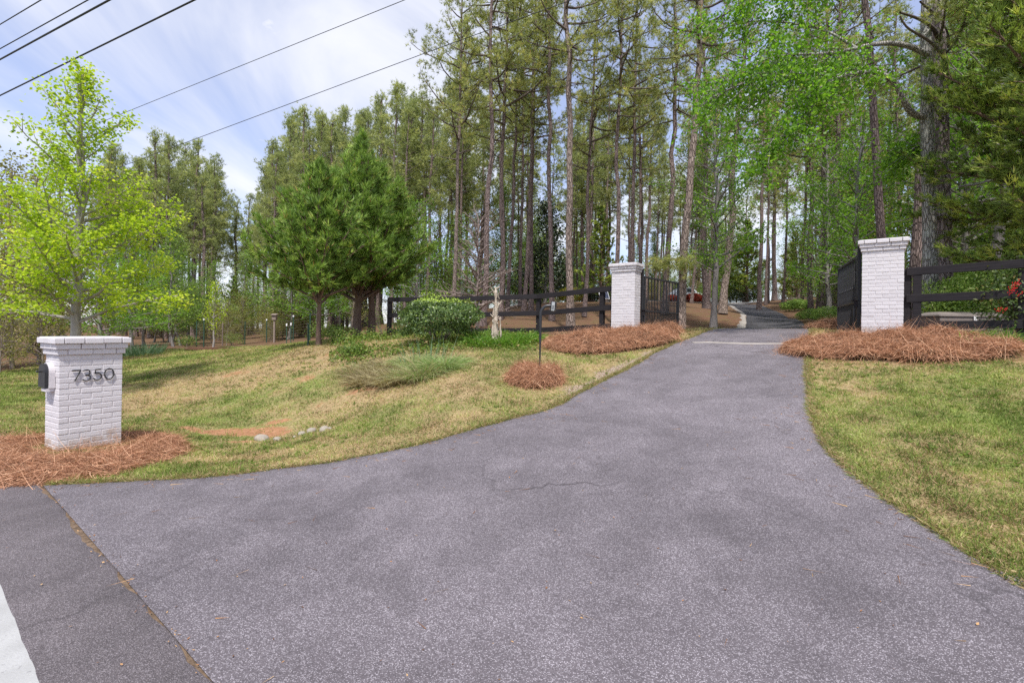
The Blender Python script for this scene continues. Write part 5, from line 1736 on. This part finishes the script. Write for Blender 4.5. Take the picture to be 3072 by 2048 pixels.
def tuft(name, label, cat, c, n, R, L0, L1, mat, seed, wd=.006, spread=.8, droop=.9, group=None, lowv=0., highv=1., seg=4):
    rng = np.random.default_rng(seed)
    root = thing(name, label, cat, (c[0], c[1], gz(c[0], c[1])), group=group)
    r = np.sqrt(rng.uniform(0, 1, n)) * R; a = rng.uniform(0, 2 * np.pi, n)
    x, y = np.cos(a) * r, np.sin(a) * r
    z = zq(c[0] + x, c[1] + y) - gz(c[0], c[1]) - .01
    a2 = a + rng.normal(0, .7, n)
    o = spread * (.25 + .75 * r / R) * rng.uniform(.5, 1.3, n)
    D = norm(np.stack([np.cos(a2) * o, np.sin(a2) * o, np.ones(n)], 1))
    bend = np.stack([np.cos(a2), np.sin(a2), -np.ones(n)], 1) * (droop * rng.uniform(.3, 1.0, n))[:, None] * .55
    V, Q = strands(np.stack([x, y, z], 1), D, rng.uniform(L0, L1, n), wd * rng.uniform(.7, 1.3, n), bend, rng, seg)
    v = np.repeat(np.clip(rng.uniform(lowv, highv, n), 0, 1), seg)
    link('blades', nmesh('blades', V, Q, M[mat], v), root)['kind'] = 'stuff'
    return root


def plants():
    g = gxy(1318, 11.6)
    bush('holly_bush', 'rounded dark green glossy bush in front of the rail fence', 'bush', g, .90, .78, .90, 15000, .054, 'holly', 801, .55, .17, .50, .30, 14, None, .55, tops=1.07)
    # pale trimmed crape myrtle stump
    g = gxy(1488, 11.3)
    root = thing('crape_myrtle_stump', 'pale knobby topped crape myrtle trunk beside the bush', 'stump', g)
    rng = np.random.default_rng(811)
    items = []
    for j, (dx, hh, r) in enumerate(((0, 1.35, .050), (-.07, .95, .035), (.06, 1.05, .036), (.10, .7, .025))):
        k = 24
        u = np.linspace(0, 1, k)
        P = np.stack([dx * np.minimum(1, u * 3) + np.cumsum(rng.normal(0, .006, k)), np.cumsum(rng.normal(0, .006, k)), u * hh - .05], 1)
        R_ = r * (1 - .35 * u) * (1 + .35 * rng.uniform(-1, 1, k)) + .02 * np.exp(-u * 12)
        R_[-1] *= .4
        items.append((P, R_, 7))
    V, Q = tubes(items)
    link('trunk', nmesh('trunk', V, Q, M['myrtle'], smooth=True), root)
    sp = []
    for j in range(34):
        z = rng.uniform(.45, 1.32); a = rng.uniform(0, 6.28); l = rng.uniform(.05, .16)
        b = np.array([rng.normal(0, .03), rng.normal(0, .03), z])
        d = np.array([math.cos(a) * .7, math.sin(a) * .7, rng.uniform(.4, 1.2)])
        sp.append((np.array([b, b + d * l * .6, b + d * l]), np.array([.016, .013, .008]), 5))
    V, Q = tubes(sp)
    link('pruned_knobs', nmesh('pruned_knobs', V, Q, M['myrtle'], smooth=True), root)['kind'] = 'stuff'
    # green blades round the stump
    for i, (px, Y, n, R, l0, l1, lab) in enumerate(((1452, 11.2, 380, .42, .22, .42, 'green daylily clump between the bush and the pale stump'), (1530, 11.3, 420, .45, .22, .45, 'green daylily clump right of the pale stump'),
                                                    (1585, 11.9, 330, .40, .22, .42, 'green daylily clump nearest the middle fence post'), (1440, 12.3, 260, .45, .25, .45, 'daylily clump behind the pale stump'))):
        tuft('daylily_clump', lab, 'plant', gxy(px, Y), n, R, l0, l1, 'daylily', 820 + i, .016, .8, .8, 'daylilies by the stump')
    for i, (px, Y, n, R, lab) in enumerate(((2905, 7.75, 230, .33, 'bright daylily clump at the left end of those under the right fence'), (2985, 7.5, 240, .34, 'bright daylily clump in the middle under the right fence'), (3068, 7.3, 260, .36, 'bright daylily clump at the right photo edge under the fence'))):
        tuft('daylily_clump', lab, 'plant', gxy(px, Y), n, R, .28, .52, 'daylily', 830 + i, .017, .9, 1.0, 'daylilies under the right fence')
    # tan and green grass tussocks on the bank
    for i, (px, Y, n, R, l0, l1, lo, hi, lab) in enumerate(((1110, 8.9, 900, .30, .22, .42, 0, .50, 'brown dry grass tussock at the low left of the bank planting'), (1185, 8.65, 950, .32, .25, .46, 0, .56, 'tan drooping grass tussock in the middle of the bank planting'),
                                                            (1265, 8.6, 900, .30, .28, .50, .2, 1, 'half green grass tussock in front of the rounded bush'), (1330, 8.9, 900, .30, .28, .48, .55, 1, 'green grass tussock at the right end of the bank planting'),
                                                            (1150, 9.5, 700, .36, .2, .36, 0, .62, 'tan grass tussock higher on the bank left of the bush'), (1245, 9.5, 700, .36, .22, .40, .3, 1, 'mixed grass tussock just below the rounded bush'),
                                                            (1075, 9.6, 500, .34, .16, .30, 0, .8, 'ragged tan tussock at the left end of the bank planting'))):
        tuft('grass_tussock', lab, 'grass', gxy(px, Y), n, R, l0, l1, 'tuft', 840 + i, .012, .85, 1.5, 'grass tussocks on the bank', lo, hi)
    # a few tall upright green blades
    tuft('iris_clump', 'tall upright green blades in front of the rounded bush', 'plant', gxy(1280, 9.6), 40, .55, .35, .62, 'iris', 861, .014, .35, .15)
    tuft('iris_clump', 'blue-green iris clump at the far edge of the left lawn', 'plant', gxy(425, 20.0), 320, .75, .35, .65, 'iris', 862, .03, .5, .4)
    # ivy ground cover
    rng = np.random.default_rng(870)
    n = 26000
    x = rng.uniform(-5.2, 1.2, n); y = rng.uniform(9.6, 15.4, n)
    cov = fbm(x * .9, y * .9, 66, 3)
    px = x / y * FPX + PPX
    ok = (cov > .40) & (px > 990) & (px < 1610) & (y > 10.0 + .6 * vnoise(x * 1.2, y * 0, 4)) & (y < 14.9 - .18 * (x + 4)) & ~in_mound(x, y)
    x, y = x[ok], y[ok]; n = len(x)
    z = zq(x, y) + np.abs(rng.normal(0, .07, n)) * (.4 + 1.6 * vnoise(x * 1.5, y * 1.5, 8))
    N = norm(rng.normal(0, .55, (n, 3)) + np.array([[0, 0, 1.0]]))
    D = norm(np.cross(N, rng.normal(size=(n, 3))))
    L = rng.uniform(.035, .075, n)
    V, F = leaves(np.stack([x, y, z], 1), D, L, L * .7, rng, N)
    o = link('ground_cover', nmesh('ground_cover', V, F, M['ivy'], np.clip(rng.normal(.55, .22, n), 0, 1)))
    tag(o, 'low green ivy and weeds covering the bank round the rounded bush', 'ground cover', kind='stuff')
    # shrubs behind the right fence
    for i, (px, Y, rx, h, n, lab) in enumerate(((2905, 10.6, .95, 1.25, 9000, 'pale leafy shrub behind the storage box beside the twin trunks'), (3010, 10.2, .95, 1.35, 9000, 'pale leafy shrub behind the storage box nearest the right edge'), (3090, 9.8, .9, 1.3, 7000, 'pale leafy shrub cut by the right photo edge'),
                                                (2880, 12.5, 1.0, 1.5, 7000, 'pale leafy shrub farther back beside the twin trunks'))):
        bush('privet_shrub', lab, 'shrub', gxy(px, Y), rx, .8, h, n, .060, 'shrub', 880 + i, .55, .05, .5, .55, 10, 'pale shrubs behind the right fence', .35)
    g = gxy(3075, 8.0)
    r = bush('nandina_shrub', 'shrub with red berries and orange tips at the right edge of the fence', 'shrub', g, .62, .5, 1.25, 3600, .060, 'nandina', 890, .42, .05, .55, .7, 10, None, .4)
    rng = np.random.default_rng(891)
    bm = bmesh.new()
    for cpx_, cpy, k in ((3040, 862, 26), (3050, 850, 18), (3033, 875, 14), (3000, 930, 12), (3012, 925, 8), (3062, 880, 12)):
        c = at(cpx_, cpy, 7.62) - g
        for _ in range(k):
            m = bmesh.ops.create_icosphere(bm, subdivisions=1, radius=.008)
            off = rng.normal(0, .024, 3)
            bmesh.ops.translate(bm, verts=m['verts'], vec=(c[0] + off[0], c[1] + off[1], c[2] + off[2]))
    me = bpy.data.meshes.new('berries'); bm.to_mesh(me); bm.free(); me.materials.append(M['berry'])
    link('berries', me, r)['kind'] = 'stuff'
    # far shrubs by the house
    bush('red_shrub', 'clipped red shrub in front of the parked white car', 'shrub', gxy(2080, 55), 1.15, .8, 1.0, 5000, .10, 'red_leaf', 895, .6, .05, .62, .3, 6, 'clipped red shrubs', .1)
    bush('red_shrub', 'clipped red shrub seen through the bars of the left gate leaf', 'shrub', gxy(2014, 55.5), .7, .6, .7, 4500, .10, 'red_leaf', 896, .6, .05, .55, .3, 6, 'clipped red shrubs', .1)
    bush('yellow_shrub', 'green shrub with yellow flowers seen between the fence rails', 'shrub', gxy(1710, 44), 1.15, .9, 1.25, 5000, .10, 'yellow_leaf', 897, .6, .05, .55, .3, 6, None, .2)
    for i, (px, Y, rx, h, lab) in enumerate(((2130, 58, 1.6, 2.6, 'bright green shrub right of the parked car'), (1600, 47, 1.6, 1.8, 'dark green shrub under the magnolia'), (1790, 46, 1.5, 1.3, 'dark green shrub left of the gate pillar'), (2215, 67, 2.0, 1.8, 'shrub on the pine straw island at the drive fork'),
                                             (2250, 68, 1.6, 2.6, 'tall dark shrub at the drive fork'), (2390, 40, 1.2, .9, 'low green undergrowth on the right bank of the far drive'), (2440, 26, .9, .6, 'low weeds at the foot of the three dark pines'), (2500, 20, .9, .6, 'weeds left of the right gate leaf'))):
        bush('woodland_shrub', lab, 'shrub', gxy(px, Y), rx, rx * .8, h, 3600, .11 if Y > 35 else .06, 'forest_leaf' if i in (0, 5, 6, 7) else 'magnolia', 900 + i, .6, .02, .5, .5, 6, None, .3)
    for i, (px, Y, rx, h, lab) in enumerate(((960, 19.5, .6, .8, 'small green shrub behind the smaller cedar trunk'), (1010, 17, .6, .5, 'weedy green plant left of the big cedar trunk'), (1015, 13.8, .55, .45, 'weedy green plant right of the smaller cedar trunk'), (1148, 24, 1.0, 1.5, 'leafy bush filling the gap left of the rail fence end'), (700, 27, .6, .7, 'green plant inside the wire garden fence'), (560, 25, .6, .6, 'green plant at the wood edge by the garden'),
                                             (1060, 10.9, .35, .28, 'low green weeds at the left end of the bank planting'))):
        bush('weed_shrub', lab, 'plant', gxy(px, Y), rx, rx * .8, h, 1000, .055, 'ivy', 920 + i, .5, .0, .55, .8, 5, None, .4)


plants()


# ================================================================== SMALL THINGS
def rocks():
    rng = np.random.default_rng(930)
    for i, (px, py, w, lab) in enumerate(((785, 1320, 44, 'largest pale rounded stone, left end of the two by the red clay'), (832, 1318, 26, 'small pale flat stone touching the largest stone'), (906, 1301, 27, 'slanted pale stone left in the row beside the swale'),
                                          (935, 1291, 34, 'biggest rounded pale stone in the row beside the swale'), (972, 1288, 30, 'flat pale stone right of the biggest in the row'), (990, 1284, 14, 'tiny pale stone at the right end of the row'), (884, 1307, 10, 'tiny pale stone at the left end of the row'))):
        g = gp(px, py + 2)
        s = w * g[1] / FPX
        bm = bmesh.new()
        bmesh.ops.create_icosphere(bm, subdivisions=3, radius=1)
        for v in bm.verts:
            p = np.array(v.co)
            k = 1 + .16 * (fbm(p[0] * 1.3 + i * 7, p[1] * 1.3 + p[2], 40 + i, 3) - .5) * 2
            v.co = Vector((p[0] * s * .52 * k, p[1] * s * .42 * k, p[2] * s * .34 * k))
        for f in bm.faces:
            f.smooth = True
        me = bpy.data.meshes.new('stone'); bm.to_mesh(me); bm.free(); me.materials.append(M['stone'])
        o = link('stone', me, None, (g[0], g[1], gz(g[0], g[1]) + s * .04), (0, rng.uniform(-.15, .15), rng.uniform(0, 3)))
        tag(o, lab, 'stone', 'pale stones beside the swale')


rocks()


def storage_box():
    g = at(2879, 975, 9.75)
    zb = gz(g[0], g[1])
    top = at(2879, 937, 9.75)[2]
    H = top - zb
    root = thing('storage_box', 'brown-grey resin storage box with a lid behind the right fence', 'storage box', (g[0], g[1], zb), RAD(-4))
    W, D = 1.26, .66
    m = M['plastic_box']
    link('body', bevel_box('body', (W - .10, D - .10, H - .19), .02, m, seg=2), root, (0, 0, (H - .19) / 2))
    for i in range(7):
        link('side_rib', bevel_box('side_rib', (.02, .012, H - .26), .003, m), root, (-.5 + i * .166, -D / 2 + .046, (H - .2) / 2))
    link('rim', bevel_box('rim', (W, D, .085), .012, m, seg=2), root, (0, 0, H - .15))
    bm = bmesh.new()
    a = [(-W / 2 - .02, -D / 2 - .02, 0), (W / 2 + .02, -D / 2 - .02, 0), (W / 2 + .02, D / 2 + .02, 0), (-W / 2 - .02, D / 2 + .02, 0)]
    rows = [a, [(x, y, .035) for x, y, z in a], [(x * .82, y * .45, .105) for x, y, z in a]]
    vs = [[bm.verts.new(p) for p in r_] for r_ in rows]
    for k in range(2):
        for j in range(4):
            bm.faces.new((vs[k][j], vs[k][(j + 1) % 4], vs[k + 1][(j + 1) % 4], vs[k + 1][j]))
    bm.faces.new(vs[2]); bm.faces.new(vs[0][::-1])
    bmesh.ops.bevel(bm, geom=bm.edges[:], offset=.01, segments=2, affect='EDGES')
    me = bpy.data.meshes.new('lid'); bm.to_mesh(me); bm.free(); me.materials.append(m)
    lid = link('lid', me, root, (0, 0, H - .105))
    lt = link('latch', bevel_box('latch', (.055, .02, .085), .004, M['white_plastic']), root, (0, -D / 2 - .022, H - .13))
    link('keyhole', bevel_box('keyhole', (.014, .006, .02), .002, M['black_metal']), lt, (.004, -.011, -.012))
    # concrete edging in front of it
    e = at(3030, 1025, 8.6)
    o = link('timber_edging', bevel_box('timber_edging', (1.5, .14, .12), .01, M['wood_grey']), None, (e[0], e[1], gz(e[0], e[1]) + .03), (0, 0, RAD(-30)))
    tag(o, 'grey timber edging on the ground beneath the right fence', 'edging')


storage_box()


def garden():
    # wire fence of the garden: posts and strands
    pts = [(590, 25.5), (612, 24), (668, 26), (735, 28), (800, 29), (880, 27), (930, 24)]
    P = [gxy(*p) for p in pts]
    root = thing('wire_fence', 'thin wire garden fence with slim posts at the far side of the left lawn', 'fence', P[0])
    for i, p in enumerate(P):
        V, Q = tubes([(np.array([p - P[0] + np.array([0, 0, -.2]), p - P[0] + np.array([0, 0, 1.35])]), np.array([.03, .03]), 6)])
        link('post', nmesh('post', V, Q, M['wood_grey' if i in (2,) else 'green_metal']), root)
        V, F = box_arrays(p - P[0] + np.array([0, 0, 1.38]), (.07, .07, .09))
        if i in (1, 4, 5):
            link('post_cap', nmesh('post_cap', V, F, M['white_plastic']), root)
    for h in np.arange(.1, 1.3, .15):
        q = np.array([p - P[0] + np.array([0, 0, h]) for p in P])
        V, Q = tubes([(q, np.full(len(q), .005), 3)])
        link('wire', nmesh('wire', V, Q, M['rust']), root)
    # bird house
    g = gxy(823, 27)
    root = thing('bird_house', 'small grey bird house on a wooden post in the garden', 'bird house', g)
    link('post', bevel_box('post', (.09, .09, 1.35), .005, M['wood_grey']), root, (0, 0, .6))
    b = link('box', bevel_box('box', (.22, .2, .28), .006, M['wood_grey']), root, (0, 0, 1.40))
    link('roof', bevel_box('roof', (.30, .30, .03), .004, M['wood_grey']), root, (0, -.02, 1.565), (RAD(12), 0, 0))
    V, Q = tubes([(np.array([(0, -.095, .03), (0, -.104, .03)]), np.array([.025, .025]), 10)])
    link('entrance_hole', nmesh('entrance_hole', V, [Q, np.arange(10, 20)[None, :]], M['black_metal']), b)
    # T posts with white caps near the cedar
    for px, lab in ((860, 'left of two steel stakes with white caps by the garden'), (873, 'right of two steel stakes with white caps by the garden')):
        g = gxy(px, 22)
        root = thing('steel_stake', lab, 'stake', g, group='white capped stakes')
        link('stake', bevel_box('stake', (.035, .02, .95), .003, M['green_metal']), root, (0, 0, .35))
        link('cap', bevel_box('cap', (.06, .06, .12), .01, M['white_plastic']), root, (0, 0, .87))
    g = gxy(925, 13.9)
    root = thing('green_pole', 'short dark green metal post beside the smaller cedar', 'post', g)
    link('pole', bevel_box('pole', (.045, .045, .75), .006, M['green_metal']), root, (0, 0, .25))
    link('cap', bevel_box('cap', (.055, .055, .02), .003, M['green_metal']), root, (0, 0, .63))
    tree('young_tree', 'sapling', gxy(640, 22.5), 'staked young green sapling with a straw ring on the far left lawn', H=2.9, r=.03)
    c = gxy(645, 22.2)
    V, Q = tube(np.array([[0, 0, -.02], [0, 0, .04], [0, 0, .07]]), np.array([1.3, 1.1, .05]), 20)
    o = link('straw_ring', nmesh('straw_ring', V * np.array([1, .7, 1]), Q, M['straw_bed'], smooth=True), None, c)
    tag(o, 'flat reddish straw ring round the staked sapling', 'mulch ring')


garden()


def car_and_house():
    g = gxy(2058, 60)
    g[2] = gz(g[0], g[1])
    root = thing('parked_car', 'white car parked at the house behind the red shrub', 'car', g, RAD(8))
    bm = bmesh.new()
    prof_ = [(-2.2, .35), (-2.25, .75), (-2.1, 1.0), (-1.75, 1.08), (-1.25, 1.55), (-.6, 1.68), (.5, 1.66), (1.15, 1.12), (1.9, 1.0), (2.25, .8), (2.25, .38)]
    a = [bm.verts.new((x, -.88 if z < 1.1 else -.68, z)) for x, z in prof_]; b = [bm.verts.new((x, .88 if z < 1.1 else .68, z)) for x, z in prof_]
    for i in range(len(prof_)):
        j = (i + 1) % len(prof_)
        bm.faces.new((a[i], b[i], b[j], a[j]))
    bm.faces.new(a[::-1]); bm.faces.new(b)
    bmesh.ops.recalc_face_normals(bm, faces=bm.faces[:])
    bmesh.ops.bevel(bm, geom=bm.edges[:], offset=.05, segments=2, affect='EDGES')
    me = bpy.data.meshes.new('body'); bm.to_mesh(me); bm.free(); me.materials.append(M['car_paint'])
    link('body', me, root)
    for sy in (-1, 1):
        for (x0, x1) in ((-1.35, -.42), (-.34, .78)):
            V = np.array([(x0, sy * .80, 1.12), (x1, sy * .80, 1.12), (x1 - (.38 if x1 > 0 else 0), sy * .70, 1.58), (x0 + (.30 if x0 < -1 else 0), sy * .70, 1.58)])
            V = np.vstack([V, V + np.array([0, sy * .02, 0])])
            link('window', nmesh('window', V, np.array([[0, 1, 2, 3], [4, 5, 6, 7], [0, 1, 5, 4], [1, 2, 6, 5], [2, 3, 7, 6], [3, 0, 4, 7]]), M['glass']), root)
        for x in (-1.4, 1.4):
            V, Q = tube(np.array([[x, sy * .70, .33], [x, sy * .72, .33], [x, sy * .90, .33], [x, sy * .91, .33]]), np.array([.05, .33, .33, .2]), 18)
            link('wheel', nmesh('wheel', V, Q, M['rubber'], smooth=True), root)
    # house beyond
    g = gxy(1968, 72) - np.array([0, 0, .9])
    root = thing('house', 'low brown roofed house mostly hidden behind the left gate leaf', 'house', g, RAD(6))
    V, F = box_arrays((0, 3, 1.3), (9.5, 6, 3.0))
    link('wall', nmesh('wall', V, F, M['siding']), root)
    V = np.array([(-5.4, -.7, 2.75), (5.4, -.7, 2.75), (5.4, 6.7, 2.75), (-5.4, 6.7, 2.75), (-5.4, 3, 5.0), (5.4, 3, 5.0), (-5.4, -.7, 2.6), (5.4, -.7, 2.6), (5.4, 6.7, 2.6), (-5.4, 6.7, 2.6)])
    F4 = [(0, 1, 5, 4), (2, 3, 4, 5), (6, 7, 1, 0), (8, 9, 3, 2), (6, 9, 8, 7)]
    link('roof', nmesh('roof', V, [np.array(F4), np.array([(1, 2, 5), (3, 0, 4)])], M['roof']), root)
    for x in (-3, 0, 3):
        w = link('window', bevel_box('window', (1.1, .08, 1.3), .02, M['white_plastic']), root, (x, -.03, 1.5))
        link('pane', bevel_box('pane', (.92, .03, 1.1), .005, M['glass']), w, (0, -.045, 0))
    # solar panel stand seen between the rails beside the pillar
    p = at(1812, 885, 30)
    gg = gz(p[0], p[1])
    root = thing('solar_panel', 'small white framed solar panel on a post beside the left gate pillar', 'solar panel', (p[0], p[1], gg))
    link('pole', bevel_box('pole', (.07, .07, p[2] - gg + .3), .005, M['black_metal']), root, (0, .06, (p[2] - gg) / 2 - .15))
    fr = link('frame', bevel_box('frame', (.62, .045, .62), .006, M['white_plastic']), root, (0, 0, p[2] - gg), (RAD(-35), 0, RAD(12)))
    for i in range(4):
        for j in range(4):
            link('cell', bevel_box('cell', (.132, .01, .132), .002, M['solar']), fr, (-.21 + i * .14, -.022, -.21 + j * .14))


car_and_house()


def wires():
    W = [([(0, 74, 13.0), (124, 0, 11.2)], .013, 'topmost short power line crossing the top left corner'), ([(0, 147, 13.2), (265, 0, 10.5)], .013, 'second power line from the top left corner'),
         ([(0, 179, 13.4), (329, 0, 10.2)], .021, 'thick power line third from the top left corner'), ([(0, 287, 14.0), (584, 0, 9.6)], .018, 'thick power line crossing above the young tree top'),
         ([(340, 352, 27), (1215, 0, 17)], .012, 'thin power line crossing the open sky'), ([(235, 548, 30), (780, 345, 25), (1326, 141, 20.5), (1606, 40, 18.5)], .014, 'lowest power line running from the left wood up to the central pines')]
    for pts, r, lab in W:
        P = np.array([at(*p) for p in pts])
        d0 = P[0] - P[1]; d1 = P[-1] - P[-2]
        P = np.vstack([P[0] + d0 * (12 / np.linalg.norm(d0)) * (0.4 if len(pts) > 2 or pts[0][0] > 100 else 1), P, P[-1] + d1 * (10 / np.linalg.norm(d1))])
        Q_ = resample(P, 40)
        u = np.linspace(-1, 1, 40)
        Q_[:, 2] -= .0 * (1 - u * u)
        V, Q = tubes([(Q_, np.full(40, r), 6)])
        o = link('power_line', nmesh('power_line', V, Q, M['cable'], smooth=True))
        tag(o, lab, 'power line', 'overhead power lines')


wires()


def litter():
    """leaf bits and grit on the paving"""
    rng = np.random.default_rng(950)
    n = 220
    px = rng.uniform(0, 3072, n); Y = 2.0 * (11 / 2.0) ** rng.uniform(0, 1, n)
    x = (px - PPX) / FPX * Y; y = Y
    # more along the joint and the edges
    s = rng.uniform(-6, 4, 260)
    j = ND[None] * (T_ROAD + rng.normal(0, .03, 260))[:, None] + GD[None] * s[:, None]
    e = LE[rng.integers(0, 100, 420)] + rng.normal(0, .10, (420, 2)); e2 = RE[rng.integers(40, 112, 300)] + rng.normal(0, .10, (300, 2))
    x = np.concatenate([x, j[:, 0], e[:, 0], e2[:, 0]]); y = np.concatenate([y, j[:, 1], e[:, 1], e2[:, 1]])
    ok = inpoly(x, y, DRIVE_POLY) | (tt(x, y) < T_ROAD + .1)
    x, y = x[ok], y[ok]; n = len(x)
    N = norm(rng.normal(0, .25, (n, 3)) + np.array([[0, 0, 1.0]]))
    D = norm(np.cross(N, rng.normal(size=(n, 3))))
    L = rng.uniform(.006, .022, n)
    V, F = leaves(np.stack([x, y, zq(x, y) + .017], 1), D, L, L * rng.uniform(.25, .6, n), rng, N)
    m = 1500
    e3 = np.concatenate([LE[rng.integers(0, 125, 600)] + rng.normal(0, .22, (600, 2)), RE[rng.integers(45, 130, 500)] + rng.normal(0, .25, (500, 2)), np.stack([rng.uniform(-5, 7, 400), rng.uniform(2, 11, 400)], 1)])
    e3 = e3[inpoly(e3[:, 0], e3[:, 1], DRIVE_POLY)]; m = len(e3)
    a3 = rng.uniform(0, 6.28, m)
    d3 = np.stack([np.cos(a3), np.sin(a3), np.zeros(m)], 1)
    V3, F3 = blades(np.stack([e3[:, 0], e3[:, 1], zq(e3[:, 0], e3[:, 1]) + .018], 1), d3, rng.uniform(.05, .14, m), rng.uniform(.003, .006, m), rng)
    F = [F, F3 + len(V)]
    V = np.concatenate([V, V3]); n = n + m
    o = link('leaf_litter', nmesh('leaf_litter', V, F, M['litter'], rng.uniform(0, 1, n)))
    tag(o, 'small brown leaf bits scattered over the asphalt', 'leaf litter', kind='stuff')


litter()
print('TRIS', sum(len(m.polygons) for m in bpy.data.meshes))
